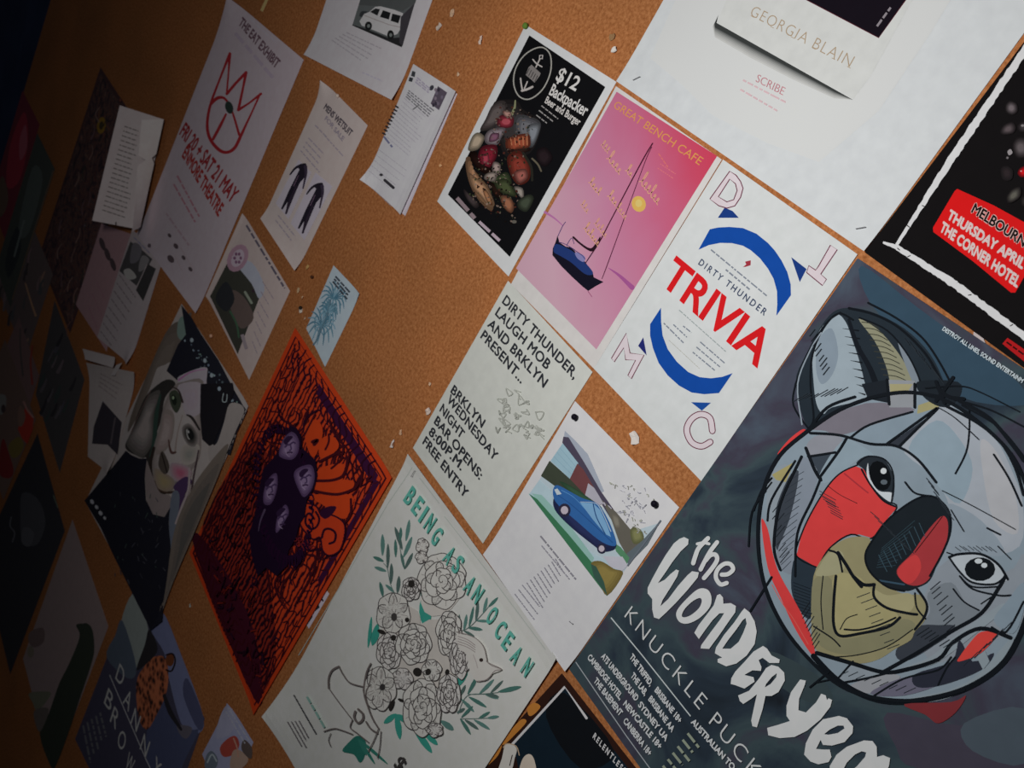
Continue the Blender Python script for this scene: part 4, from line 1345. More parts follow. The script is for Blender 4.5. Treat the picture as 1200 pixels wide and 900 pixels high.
for ps, cc in ((((330, 190), (360, 160), (405, 180), (410, 230), (375, 255), (335, 235)), '#6a6164'), (((295, 365), (320, 320), (375, 300), (400, 335), (380, 375), (320, 385)), '#564c4f'), (((410, 330), (440, 300), (490, 310), (490, 360), (430, 365)), '#3c3739'),
               (((380, 440), (420, 400), (480, 420), (490, 520), (420, 540), (385, 500)), '#5c5557'), (((300, 610), (340, 590), (380, 620), (370, 680), (315, 680)), '#2c2527'), (((340, 790), (380, 740), (430, 730), (430, 790), (380, 830), (345, 830)), '#5b5951'), (((440, 800), (480, 790), (500, 860), (440, 850)), '#33312f')):
    s.soft(fk(*ps), cc, '#1b1819', 6, .35)
s.fill(fk((345, 495), (365, 480), (378, 505), (355, 520)), '#8f8a8c', True)
s.dot(fk((345, 537))[0], 1.4, '#6f6a6c')
s.dot(fk((445, 325))[0], 2.0, '#7d7879', 1.4)
s.soft(fk((412, 640), (430, 605), (480, 590), (500, 650), (440, 665)), '#c0151c', '#5a0c12', 5, .4)
s.dot(fk((435, 625))[0], 1.2, '#c9898c', .8)
s.end()

# ------------------------------------------------------------------ dark poster, bottom edge
RE = [at((659, 789)), at((746, 900)), None, None]
dn = (at((565, 892))-RE[0]).normalized()
RE[1] = RE[0]+(RE[1]-RE[0]).normalized()*0.297
RE[2], RE[3] = RE[1]+dn*.42, RE[0]+dn*.42
s = Sheet('gig_poster', 'dark gig poster with a white frame corner and copper border, below the pale flower poster', 'poster', RE, 0.0008, '#22130f', px=False, seen=(660, 860))
s.part('frame_line')
s.fill([(602, 873), (662, 806), (760, 930), (620, 960)], '#0e1820')
s.fill([(640, 840), (662, 812), (720, 880), (680, 900)], '#0c0e11', True)
s.stroke([(597, 876), (662, 805), (687.5, 841.5)], 3.0, '#b9b6b8', False)
s.part('copper_border')
n8 = K(560, 780, 6.667)
for ps in (((180, 560), (260, 500), (340, 420), (380, 440), (290, 540), (200, 620)), ((390, 330), (440, 290), (490, 320), (440, 380), (400, 390)), ((20, 760), (120, 640), (190, 600), (160, 700), (60, 790))):
    s.fill(n8(*ps), '#8d5c28', True)
s.part('picture')
s.fill(n8((215, 620), (260, 610), (305, 650), (290, 720), (255, 830), (160, 840), (190, 720)), '#aba59f', True)
s.stroke(n8((200, 640), (230, 610), (300, 630), (325, 700)), 1.2, '#8c7a66')
s.fill(n8((350, 730), (400, 690), (440, 730), (450, 840), (330, 840)), '#9b8f83', True)
s.stroke(n8((270, 700), (250, 780)), 1.2, '#2b2422')
s.part('title_lettering')
s.text('RELENTLESS', (694.5, 864), (731, 907), (697.5, 858.5), '#bfbfc0', 0.03, 1.5)
s.end()

# ------------------------------------------------------------------ van notice, top edge
s = Sheet('van_notice', 'white notice with a grey photo of a pale camper van, cut by the top edge', 'notice', rectb((361, 66), (464, 119), math.sqrt(2)), 0.0006, '#918b8e', px=False, lift=(((3, 2), 0.009, 0.06),))
k = K(400, 0, 10)
s.part('van_photo')
s.fill(k((250, -90), (130, 300), (710, 555), (905, -100)), '#434646')
s.fill(k((250, -90), (205, 60), (500, 80), (720, 130), (868, 40), (903, -98)), '#3a3c3c')
s.fill(k((215, 190), (290, 200), (370, 160), (250, 130)), '#26282a', True)
s.fill(k((270, 165), (330, 140), (400, 80), (460, 75), (620, 115), (725, 155), (700, 330), (660, 400), (560, 430), (420, 370), (240, 300), (215, 250)), '#8d8b8b')
s.fill(k((340, 140), (400, 100), (455, 108), (425, 185)), '#191a1b')
s.fill(k((490, 120), (580, 150), (560, 230), (455, 200)), '#141516')
s.fill(k((600, 160), (700, 185), (670, 275), (580, 245)), '#141516')
s.stroke(k((270, 180), (400, 230), (560, 290), (690, 320)), 1.0, '#77706f', False)
s.fill(k((130, 290), (260, 330), (420, 390), (560, 450), (680, 440), (722, 505), (708, 553), (132, 300)), '#1c1c1d')
s.dot(k((320, 305))[0], 4.2, '#161717', 5.2)
s.dot(k((580, 410))[0], 4.0, '#161717', 5.6)
s.dot(k((322, 305))[0], 1.8, '#565a58', 2.2)
s.dot(k((582, 412))[0], 1.8, '#565a58', 2.2)
s.fill(k((700, 200), (800, 100), (860, 40), (720, 540), (680, 500)), '#2c2a2d')
s.part('notice_print')
s.lines(k((60, 380))[0], k((490, 580))[0], k((-110, 470))[0], k((310, 760))[0], 5, 1.3, '#7b777b', 3, .2)
s.lines(k((250, 850))[0], k((480, 950))[0], k((250, 850))[0], k((480, 950))[0], 1, 1.5, '#84808a', 4, 0)
s.end()

# ------------------------------------------------------------------ wetsuit notice
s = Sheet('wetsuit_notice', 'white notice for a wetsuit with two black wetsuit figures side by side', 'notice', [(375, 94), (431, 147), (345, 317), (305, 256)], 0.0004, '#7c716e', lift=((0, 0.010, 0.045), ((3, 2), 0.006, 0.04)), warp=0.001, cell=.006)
k1, k2 = K(300, 90, 8.571), K(300, 180, 8.571)
s.part('heading_lettering')
s.text('MENS WETSUIT', k1((680, 320))[0], k1((945, 600))[0], k1((710, 268))[0], '#2f2a30', 0.0, bold=0.035)
s.text('FOR SALE', k1((690, 430))[0], k1((870, 650))[0], k1((712, 392))[0], '#5e575e', 0.0, bold=0.035)
s.part('notice_print')
s.lines(k1((595, 485))[0], k1((720, 615))[0], k1((595, 485))[0], k1((720, 615))[0], 1, 1.6, '#655e64', 3, 0)
s.lines(k1((690, 590))[0], k1((880, 800))[0], k1((690, 590))[0], k1((880, 800))[0], 1, 1.5, '#655e64', 4, 0)
s.lines(k1((530, 615))[0], k1((705, 800))[0], k1((450, 740))[0], k1((640, 960))[0], 4, 1.5, '#655e64', 5, .2)
s.lines(k2((225, 620))[0], k2((410, 850))[0], k2((200, 670))[0], k2((370, 890))[0], 2, 1.5, '#655e64', 6, .1)
s.part('wetsuit_picture')
s.fill(k2((430, 60), (560, 190), (330, 660), (200, 500)), '#8b848e')
s.fill(k2((600, 190), (770, 330), (490, 870), (350, 700)), '#8b848e')
for dx, dy in ((0, 0), (168, 195)):
    p = lambda *q: k2(*[(x+dx, y+dy) for x, y in q])
    s.fill(p((415, 135), (450, 115), (505, 105), (508, 160), (490, 240), (440, 300), (400, 390), (330, 560), (300, 590), (320, 480), (300, 500), (270, 555), (258, 545), (330, 380), (400, 240), (440, 160)), '#141118')
    s.stroke(p((345, 212), (395, 150), (450, 118), (495, 112)), [1.6, 2.6, 3.0, 3.4], '#141118')
    s.stroke(p((500, 130), (505, 200), (490, 280), (475, 350)), [4, 3, 2.2, 1.6], '#231d28')
    s.stroke(p((400, 330), (350, 460), (305, 600)), [4, 3, 2.4], '#1d1720')
    s.stroke(p((390, 300), (330, 440), (265, 552)), [4, 3, 2.2], '#141118')
    s.stroke(p((430, 220), (380, 330)), .8, '#4a3a48')
s.end()

# ------------------------------------------------------------------ typed notice with tear-off strips, and the sheet under it
s = Sheet('paper_sheet', 'plain white sheet showing behind the typed tear-off notice', 'paper', [(487, 80), (536, 110), (475, 253), (430, 216)], 0.0003, '#8f8a90')
s.part('small_print')
s.lines((437, 221), (460, 243), (437, 221), (460, 243), 1, .8, '#6d686e', 3, .2)
s.end()
s = Sheet('tear_off_notice', 'white typed notice with a dark picture top right and tear-off strips along its left side', 'notice', [(484.5, 75), (534, 107), (469, 251.5), (421.5, 210.5)], 0.0012, '#a09da2', lift=((3, 0.012, 0.05), ((1, 2), 0.003, 0.03)), warp=0.0012)
k = K(420, 70, 10)
k3 = K(300, 0, 4)
s.part('logo')
s.fill(k((635, 130), (672, 145), (660, 205), (618, 190)), '#2f3234')
s.fill(k((600, 205), (645, 215), (630, 262), (588, 250)), '#2a2d30')
s.dot(k((860, 330))[0], 2.4, '#2f2f36', 3.4, 30)
s.part('dark_picture')
s.fill(k((935, 310), (1042, 385), (945, 592), (848, 515)), '#453e48')
rnd = random.Random(3)
for i in range(9):
    x, y = rnd.uniform(880, 990), rnd.uniform(350, 540)
    s.dot(k((x+ (450-y)*.2, y))[0], 1.6, rnd.choice(['#2d2932', '#665c66', '#57505c']), 2.2)
s.part('notice_print')
s.lines(k((690, 210))[0], k((850, 350))[0], k((670, 260))[0], k((830, 390))[0], 3, 1.6, '#857f8c', 3, .1)
s.lines(k((590, 360))[0], k((900, 610))[0], k((560, 430))[0], k((850, 690))[0], 4, 1.4, '#5f5e62', 4, .1)
s.lines(k((540, 450))[0], k((840, 720))[0], k((330, 900))[0], k((600, 1130))[0], 12, .9, '#8d8a90', 5, .3)
s.lines(k3((600, 640))[0], k3((640, 690))[0], k3((600, 640))[0], k3((640, 690))[0], 1, 2.2, '#5a5c74', 6, 0)
s.lines(k3((575, 700))[0], k3((720, 810))[0], k3((530, 800))[0], k3((650, 900))[0], 5, .9, '#8d8a90', 7, .3)
s.stroke(k3((605, 845), (645, 880)), 3.4, '#2a282c', False)
s.dot(k3((588, 820))[0], 2.2, '#2a282c', 1.6)
s.part('tear_strip_print')
for i in range(9):
    t = i/8
    s.stroke([(k((455-150*t, 545+315*t))[0][0]-1.5, k((455-150*t, 545+315*t))[0][1]), (k((462-150*t, 552+315*t))[0][0]+.6, k((462-150*t, 552+315*t))[0][1]+1)], 2.0, '#232226', False)
s.end()

# ------------------------------------------------------------------ theatre poster with the red crown
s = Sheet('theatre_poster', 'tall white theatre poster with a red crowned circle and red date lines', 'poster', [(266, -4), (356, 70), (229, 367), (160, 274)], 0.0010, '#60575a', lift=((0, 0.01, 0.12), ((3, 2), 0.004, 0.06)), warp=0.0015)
RC = '#4f1114'
s.part('crown_picture')
s.stroke([(269.5, 63), (258, 92), (247, 122), (243, 145), (246, 162), (256, 175), (265.7, 178.6), (275, 173.5), (282, 160), (289, 145), (297, 128), (305, 110)], [3.4, 2.4, 3.0, 3.4, 3.8, 4.0, 3.6, 3.8, 3.6, 2.6, 2.0, 2.4], RC)
s.stroke([(269.5, 63), (268, 85), (266, 108)], [3.6, 2.0, 2.2], RC, False)
s.stroke([(266, 110), (277, 97), (288.5, 85)], [3.4, 3.2, 3.4], RC, False)
s.stroke([(288.5, 85), (285, 103), (279.5, 129)], [3.6, 2.6, 3.4], RC, False)
s.stroke([(279.5, 129), (292, 121), (306, 110)], [3.2, 2.2, 3.0], RC, False)
s.stroke([(246.7, 123), (255, 115), (264, 116), (272, 130), (280.5, 158)], [2.8, 4.2, 2.8, 2.2, 3.0], RC)
s.stroke([(265, 134), (258, 148), (250, 163)], [2.4, 3.6, 3.4], RC)
s.dot((268.8, 126), 4.6, '#141b18', 7.6, -15)
s.part('heading_lettering')
s.text('THE EAT EXHIBIT', (279.5, 28.5), (323.5, 80.5), (284.5, 20), '#33262b', 0.0, bold=0.035)
s.lines((276, 39), (320, 91), (276, 39), (320, 91), 1, 4.0, '#595158', 3, 0)
s.lines((293, 22), (328, 54), (293, 22), (328, 54), 1, 1.8, '#665f64', 5, .2)
s.part('date_lettering')
s.text('FRI 20 + SAT 21 MAY', (210.5, 157), (271.5, 238.5), (218, 143.5), '#4a1416', 0.0, bold=0.035)
s.text('ENMORE THEATRE', (213.5, 183), (256, 254), (219.5, 170.5), '#4f1614', 0.0, bold=0.035)
s.part('small_print')
s.lines((208, 206), (236, 258), (204, 216), (230, 262), 2, 2.0, '#573c42', 6, .1)
s.lines((195, 250), (222, 288), (195, 250), (222, 288), 1, 2.2, '#574b4f', 7, 0)
s.lines((212, 290), (226, 314), (205, 300), (214, 318), 2, 1.2, '#5c5355', 8, .1)
s.part('logo')
for p, rx in (((206.5, 288.5), 2.4), ((199, 276), 1.8), ((200.5, 303.5), 3.4), ((215.5, 302), 2.0), ((223.5, 315.5), 2.0)):
    s.dot(p, rx, '#2b2426', rx*1.5, -35)
s.end()

# ------------------------------------------------------------------ ship notice
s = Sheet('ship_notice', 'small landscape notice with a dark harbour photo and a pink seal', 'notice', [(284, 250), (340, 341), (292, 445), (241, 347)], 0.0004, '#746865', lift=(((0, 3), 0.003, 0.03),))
k = K(0, 225, 4)
s.part('harbour_photo')
s.fill(k((985, 490), (1065, 335), (1105, 330), (1180, 430), (1215, 500), (1180, 590), (1130, 720), (1115, 760)), '#23231f')
s.fill(k((1105, 330), (1180, 330), (1240, 440), (1215, 500), (1180, 430)), '#6a6c76', True)
s.fill(k((1090, 460), (1150, 500), (1190, 590), (1130, 640), (1080, 540)), '#3c3330', True)
s.fill(k((1010, 500), (1060, 420), (1100, 500), (1060, 560)), '#191a1c', True)
s.stroke(k((1080, 560), (1110, 620), (1120, 680)), 2.2, '#27392b')
s.stroke(k((1150, 470), (1180, 520)), 3, '#555a50')
s.part('pink_seal')
s.dot(k((1115, 310))[0], 11.5, '#66505a', 17, 25)
s.dot(k((1115, 310))[0], 7, '#7a6c74', 11, 25)
for i in range(6):
    a = i*1.05
    s.dot((k((1115, 310))[0][0]+3.6*math.cos(a), k((1115, 310))[0][1]+5.4*math.sin(a)), 1.6, '#4a3343', 2)
s.part('heading_lettering')
s.lines((289, 264), (334, 338), (289, 264), (334, 338), 1, 2.4, '#38343c', 3, 0)
s.part('notice_print')
s.lines((308, 330), (322, 352), (296, 400), (303, 418), 7, 1.1, '#5e565b', 4, .3)
s.lines((284, 392), (290, 412), (284, 392), (290, 412), 1, 4, '#5d5558', 5, .2)
s.dot((297, 341), 1.6, '#22191f', 2)
s.end()

# ------------------------------------------------------------------ palm card
s = Sheet('palm_card', 'small pale blue card printed with two blue palm trees', 'card', [(391, 311), (421, 344), (381, 430), (359, 385)], 0.0004, '#97a3ad', lift=((1, 0.003, 0.04),))
s.part('palm_picture')
s.tone, s.sat = (.92, .92, .92), .72
rnd = random.Random(8)
for cx, cy, r in ((391, 350, 19), (377, 382, 21), (385, 366, 14)):
    for i in range(15):
        a = 6.28*i/15+.2
        e_ = (cx+r*.8*math.cos(a), cy+r*1.1*math.sin(a))
        m_ = (cx+r*.5*math.cos(a)+2, cy+r*.5*math.sin(a)-5)
        s.stroke([(cx, cy), m_, e_], 1.8, rnd.choice(['#3f7893', '#54889f', '#6b9bb2']), taper=(-1, 1))
        s.stroke([m_, (m_[0]+rnd.uniform(-4, 4), m_[1]+rnd.uniform(2, 7))], 1.0, '#4d8199')
s.stroke([(388, 352), (383, 372), (372, 398)], 1.4, '#557d92')
s.stroke([(376, 383), (372, 398), (368, 404)], 1.4, '#557d92')
s.part('heading_lettering')
s.lines((394, 324), (411, 343), (391, 330), (408, 351), 3, 2.0, '#3c4450', 3, .1)
s.end()

# ------------------------------------------------------------------ orange and purple psychedelic poster
PU = [(346, 384), (459, 560), (297, 838), (222, 648)]
gq = gain(sum((at(p) for p in PU), Vector((0, 0)))/4)
s = Sheet('psychedelic_poster', 'orange poster of purple swirls round a dark group of four pale faces', 'poster', PU, 0.0008, '#b23a1a', lift=(((1, 2), 0.003, 0.04),))
s.part('swirl_picture')
fl_ = blend('flow_print', [(0.0, '#2b0d18'), (0.20, '#3a1018'), (0.31, '#9a321c'), (1.0, '#b03a1c')], s.g, 25, 3, 7, kind='wave')
fd_ = blend('flow_shaded_print', [(0.0, '#1c0a16'), (0.36, '#2c0d18'), (0.52, '#6a1f1a'), (1.0, '#7d281b')], s.g, 27, 3, 9, kind='wave')


def bil(u, v):
    a = (PU[0][0]*(1-u)+PU[1][0]*u, PU[0][1]*(1-u)+PU[1][1]*u)
    b = (PU[3][0]*(1-u)+PU[2][0]*u, PU[3][1]*(1-u)+PU[2][1]*u)
    return (a[0]*(1-v)+b[0]*v, a[1]*(1-v)+b[1]*v)


def wav(u0, v0, u1, v1, amp, n, ph, wd, col):
    pts = []
    for k in range(n+1):
        t = k/n
        o_ = amp*math.sin(ph+k*1.9)
        du, dv = v1-v0, -(u1-u0)
        L_ = math.hypot(du, dv) or 1
        pts.append(bil(u0+(u1-u0)*t+du/L_*o_, v0+(v1-v0)*t+dv/L_*o_))
    s.stroke(pts, wd, col)


PP, PM, PV = '#2b0d1c', '#3a1018', '#32122e'
rnd = random.Random(21)
# flow lines, with dimmer light towards foot and left painted into the print
s.fill([bil(.06, .05), bil(.94, .05), bil(.94, .95), bil(.06, .95)], fl_)
s.fill([bil(.05, .50), bil(.20, .42), bil(.36, .46), bil(.52, .64), bil(.74, .72), bil(.92, .80), bil(.92, .95), bil(.06, .95)], fd_, True)
s.fill([bil(.05, .90), bil(.6, .84), bil(.92, .90), bil(.94, .97), bil(.05, .97)], '#3c1220', True)
# border bands
for a, wd, col in ((.03, 2.2, PM), (.052, 1.6, PM), (.155, 1.8, PM)):
    q_ = [bil(a, a*.7), bil(1-a, a*.7), bil(1-a, 1-a*.7), bil(a, 1-a*.7)]
    s.stroke(q_, wd, col, False, True)
s.fill([bil(.915, .06), bil(.95, .05), bil(.95, .50), bil(.915, .48)], PV)
s.fill([bil(.30, .045), bil(.92, .04), bil(.92, .08), bil(.32, .08)], PV)
for k in range(16):
    t = k/16
    wav(.86, .05+.86*t, .97, .07+.86*t, .018, 5, k, 1.4, PM)
    wav(.04, .06+.86*t, .14, .08+.86*t, .018, 5, k+1, 1.6, PM)
    wav(.06+.84*t, .02, .09+.84*t, .115, .02, 4, k, 1.8, PP)
    wav(.06+.84*t, .975, .09+.84*t, .90, .02, 4, k, 1.5, PM)
# flames streaming out of the group
cu, cv = .53, .42
for i in range(26):
    a = -math.pi*0.98+1.12*math.pi*i/25*1.25
    r_ = .30+.05*math.sin(i*2.3)
    pts = []
    for k in range(8):
        t = .25+.78*k/7
        b_ = a+.16*math.sin(k*1.25+i*.9)
        pts.append(bil(min(.87, max(.14, cu+1.28*r_*t*math.cos(b_))), min(.88, max(.10, cv+1.02*r_*t*math.sin(b_)))))
    s.stroke(pts, [1.2, 2.6, 1.8, 3.0, 1.4], PM if i % 3 else PP)
    if i % 2:
        s.stroke([(p[0]+3.2, p[1]+1.5) for p in pts[3:]], 1.3, PM)
for i in range(46):
    u, v = rnd.uniform(.15, .48), rnd.uniform(.16, .60)
    p = bil(u, v)
    s.stroke([p, (p[0]+rnd.uniform(-3, 3), p[1]-5), (p[0]+rnd.uniform(-5, 5), p[1]-11), (p[0]+rnd.uniform(-6, 6), p[1]-15)], rnd.uniform(1.2, 2.4), rnd.choice([PM, PP, '#521a14']), taper=(-1, 1))
k5, k6, k7 = K(350, 480, 10), K(340, 560, 10), K(300, 450, 4)
for p in (k5((250, 700), (560, 640), (500, 860), (260, 900)), k6((300, 40), (740, 30), (720, 150), (540, 190), (300, 150)), k6((260, 200), (740, 200), (700, 430), (640, 480), (500, 420), (420, 330), (300, 260)), k5((90, 200), (230, 120), (300, 280), (200, 560), (110, 420)), k5((260, 380), (380, 300), (480, 380), (460, 480), (280, 580))):
    s.fill(p, '#b63c1a', True)
for p, ww in ((k5((260, 610), (400, 540), (500, 490)), 3), (k5((400, 690), (470, 630), (530, 560)), 2.6), (k5((220, 835), (400, 830), (530, 780), (580, 660), (590, 560)), 3.4), (k6((280, 150), (450, 185), (600, 190), (760, 130), (830, 30)), 3.4),
              (k6((300, 30), (450, 30), (560, 20), (640, -10)), 2.4), (k6((730, 250), (730, 400), (690, 490), (620, 520), (500, 450)), 2.8), (k5((330, 470), (370, 380), (370, 290)), 2.4), (k5((80, 310), (140, 190), (210, 60)), 2.2),
              (k5((490, 500), (500, 560), (540, 480), (520, 380), (420, 250), (380, 130)), 2.6), (k5((590, 600), (610, 520), (560, 420)), 2.2), (k5((640, 640), (660, 800), (700, 900)), 2.0), (k5((700, 650), (760, 760), (740, 900)), 2.2), (k5((180, 380), (240, 360), (200, 410)), 4.0), (k5((860, 780), (820, 820), (870, 840)), 2.6)):
    s.stroke(p, ww, PM)
for p in (k6((150, 330), (220, 300), (330, 340), (390, 450), (480, 430), (600, 480), (660, 560), (650, 700), (600, 850), (480, 910), (400, 850), (370, 700), (290, 720), (200, 640), (130, 520)),):
    s.fill(p, '#ac361b', True)
    s.stroke(p, 2.0, PP, True, True)
s.stroke(k6((300, 480), (250, 420), (210, 440), (200, 530), (260, 600), (330, 570), (360, 480), (320, 400)), 2.6, PP)
s.stroke(k6((480, 770), (540, 740), (550, 650), (490, 600), (420, 610), (390, 700)), 2.8, PP)
s.fill(k6((370, 410), (450, 340), (560, 340), (500, 440), (420, 480)), '#2b1028', True)
s.part('foliage_picture')
for i in range(120):
    u, v = rnd.uniform(.10, .92), rnd.uniform(.58, .95)
    if v < .62+.12*u:
        continue
    p = bil(u, v)
    s.stroke([p, (p[0]+rnd.uniform(-4, 4), p[1]+rnd.uniform(-7, 7)), (p[0]+rnd.uniform(-7, 7), p[1]+rnd.uniform(-11, 6))], rnd.uniform(.8, 2.0), rnd.choice(['#5c1a1a', '#6b2018', '#220c1a', '#3a101c', '#1f0a18', '#2a1022']), True)
for i in range(40):
    u, v = rnd.uniform(.08, .45), rnd.uniform(.42, .75)
    p = bil(u, v)
    s.stroke([p, (p[0]+rnd.uniform(-5, 5), p[1]+rnd.uniform(-8, 8)), (p[0]+rnd.uniform(-8, 8), p[1]+rnd.uniform(-12, 6))], rnd.uniform(.8, 2.0), rnd.choice(['#2a0d18', '#220b16', '#561a14', '#3a1014']), True)
for i in range(9):
    p = k6((90+45*(i % 4)+10*i, 720+30*(i//2)))[0]
    s.stroke([(p[0]+2.2*math.cos(a), p[1]+2.2*math.sin(a)) for a in (0, 1.2, 2.4, 3.6, 4.8)], .9, '#6d1f28', True, True)
s.part('group_picture')
DP = '#1c0e22'
s.fill(k7((150, 240), (170, 195), (200, 205), (222, 240), (228, 300), (262, 330), (292, 360), (300, 430), (285, 490), (250, 545), (240, 620), (215, 660), (200, 720), (165, 780), (150, 860), (110, 900), (60, 860), (20, 900), (-10, 800), (-20, 700), (10, 600), (25, 500), (45, 400), (90, 350), (125, 310)), DP, False)
s.gather()
for i in range(60):
    t = i/60*6.283
    x, y = 140+135*math.cos(t)+30*math.sin(t), 520+330*math.sin(t)
    p = k7((x, y))[0]
    s.stroke([(p[0]+(342-p[0])*.12, p[1]+(575-p[1])*.12), p, (p[0]+rnd.uniform(-5, 5), p[1]+rnd.uniform(2, 9))], rnd.uniform(1.6, 3.4), '#230d26', taper=(1.2, .3))
s.press()
F1, F2, F3 = '#7a6684', '#41304f', '#94829c'
for pts in (((120, 320), (140, 260), (180, 225), (212, 260), (210, 320), (180, 355), (130, 345)), ((190, 430), (210, 395), (270, 380), (288, 430), (275, 490), (240, 530), (215, 500)), ((50, 500), (75, 440), (110, 420), (112, 490), (85, 560), (50, 560)), ((105, 690), (115, 620), (150, 565), (168, 600), (150, 640), (120, 690))):
    s.soft(k7(*pts), F1, '#4d3a58', 4, .5)
    cx_ = sum(p[0] for p in pts)/len(pts)
    cy_ = sum(p[1] for p in pts)/len(pts)
    s.fill(k7((cx_-26, cy_-30), (cx_-6, cy_-52), (cx_+18, cy_-50), (cx_+4, cy_-30), (cx_-16, cy_-12)), '#2a1a34', True)
    s.stroke(k7((cx_-18, cy_-2), (cx_-8, cy_-12), (cx_+2, cy_-12)), 2.2, F2)
    s.stroke(k7((cx_+10, cy_-18), (cx_+20, cy_-24), (cx_+28, cy_-20)), 2.0, F2)
    s.stroke(k7((cx_+6, cy_-16), (cx_+10, cy_+8), (cx_+2, cy_+14)), 1.6, F2)
    s.stroke(k7((cx_-10, cy_+26), (cx_+4, cy_+22), (cx_+14, cy_+24)), 1.8, '#35233f')
    s.stroke(k7((cx_-16, cy_+10), (cx_-10, cy_+34), (cx_+4, cy_+44)), 2.2, F3, taper=(.3, .3))
s.stroke(k7((55, 590), (35, 640), (25, 690)), 2.6, '#4d3f55', taper=(1, .3))
s.end()

# ------------------------------------------------------------------ portrait poster
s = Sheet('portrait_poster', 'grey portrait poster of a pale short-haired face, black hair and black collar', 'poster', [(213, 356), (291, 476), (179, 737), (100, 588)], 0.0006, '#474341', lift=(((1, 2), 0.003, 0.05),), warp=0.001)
a8, a5, a9, aA = K(140, 450, 8), K(150, 360, 7.5), K(90, 520, 7.5), K(0, 450, 4)
s.part('portrait_picture')
s.tone = (.88, .88, .88)
s.soft(a5((330, 230), (480, 110), (560, 60), (450, 420), (260, 520), (200, 640), (110, 900), (0, 1100), (60, 860)), '#36302c', '#2f2a25', 3, .5)
s.fill(a5((480, 80), (560, 150), (520, 300), (440, 260), (440, 140)), '#37413d', True)
s.fill(a5((470, -20), (560, 90), (640, 230), (800, 470), (930, 720), (1010, 860), (1050, 910), (960, 1100), (900, 1300), (760, 1240), (700, 900), (690, 540), (560, 560), (430, 640), (340, 560), (440, 330), (510, 240)), '#0c0c10')
rnd = random.Random(5)
for i in range(46):
    t = rnd.random()
    p = a5((540+440*t+rnd.uniform(-60, 10), 230+600*t+rnd.uniform(0, 110)))[0]
    s.dot(p, rnd.uniform(.4, 1.3), rnd.choice(['#39414a', '#5a646c', '#2a3034', '#3c4a44']), rnd.uniform(.5, 1.6))
for p in ((565, 290), (810, 710), (740, 600), (680, 470), (860, 790)):
    s.dot(a5(p)[0], 2, '#7d8890', 2.6)
s.fill(a5((690, 530), (600, 545), (470, 600), (440, 640), (480, 760), (500, 900), (640, 950), (700, 600)), '#5d565a', True)
s.stroke(a5((690, 545), (560, 570), (450, 640)), 2.0, '#5a3550', taper=(.3, 1))
# hair left of the face
s.fill(a8((440, -40), (530, 0), (430, 130), (400, 320), (340, 520), (320, 900), (260, 700), (210, 690), (60, 600), (120, 440), (200, 220), (280, 80)), '#151413', True)
s.soft(a8((300, 90), (390, 70), (330, 280), (330, 500), (270, 640), (200, 690), (90, 600), (80, 520), (180, 340), (250, 170)), '#4a4543', '#2a2725', 6, .4)
s.stroke(a8((390, 100), (350, 300), (330, 560), (300, 680)), [2, 5, 5, 4], '#16201c')
s.stroke(a8((300, 60), (200, 260), (110, 470)), 1.2, '#2c2320')
# face
s.soft(a8((520, 20), (600, -20), (790, -30), (775, 300), (772, 520), (750, 700), (660, 830), (560, 900), (480, 990), (390, 980), (320, 900), (320, 640), (380, 400), (430, 180)), '#615a58', '#433d3b', 7, .45)
s.soft(a8((560, 10), (780, 0), (770, 260), (640, 300), (590, 160)), '#675d62', '#5d5558', 4, .4)
s.soft(a8((430, 240), (520, 290), (500, 520), (420, 640), (340, 640), (400, 400)), '#544b49', '#463f3c', 4, .4)
s.soft(a8((600, 580), (750, 570), (740, 700), (640, 760), (580, 700)), '#464541', '#55504c', 5, .3)
s.soft(a9((690, 220), (780, 255), (860, 320), (850, 400), (770, 430), (700, 370)), '#4c4330', '#453d36', 5, .3)
s.soft(a9((840, 170), (960, 190), (1020, 250), (970, 340), (880, 330), (830, 260)), '#5c2f3c', '#504548', 6, .25)
s.fill(a9((860, 370), (960, 290), (1020, 330), (960, 440), (920, 640), (880, 440)), '#221628', True)
# features
s.fill(a8((480, 80), (540, 60), (585, 130), (580, 210), (545, 270), (510, 240), (480, 160)), '#1d201a', True)
s.dot(a8((520, 150))[0], 3.0, '#0c0f0c', 6.5, -10)
s.dot(a8((512, 130))[0], 1.2, '#5d6b54', 2)
s.stroke(a8((480, 20), (560, 60), (600, 170)), 2.4, '#191413', taper=(.5, 1))
s.soft(a8((600, 400), (660, 370), (720, 430), (745, 510), (715, 585), (650, 570), (600, 480)), '#1b1918', '#3d3937', 4, .6)
s.fill(a8((635, 430), (665, 440), (670, 520), (645, 500)), '#5f5b59', True)
s.dot(a8((675, 470))[0], 3.6, '#0b0b0b', 7, -15)
s.dot(a8((655, 450))[0], 1.1, '#7a7876', 1.8)
s.stroke(a8((640, 290), (690, 320), (760, 430)), [1.6, 3.4, 2], '#151312')
s.stroke(a8((600, 290), (560, 430), (540, 540), (530, 640)), 2.0, '#4a433f', taper=(.3, 1))
s.stroke(a8((470, 525), (480, 600), (500, 645), (535, 640)), [1.4, 2.4, 3.2, 2.2], '#2a1c1a')
s.fill(a8((400, 635), (430, 650), (475, 760), (460, 830), (420, 840), (375, 770), (380, 700)), '#25201d', True)
s.stroke(a8((405, 650), (430, 740), (455, 830)), 1.4, '#0f0c0b')
s.stroke(a8((330, 600), (300, 760), (330, 940), (400, 1020), (480, 1010)), [3.6, 3.4, 3.0, 2.6, 1.4], '#15100e')
s.stroke(a9((690, 330), (720, 400), (800, 430), (860, 420)), 2.2, '#1f1612')
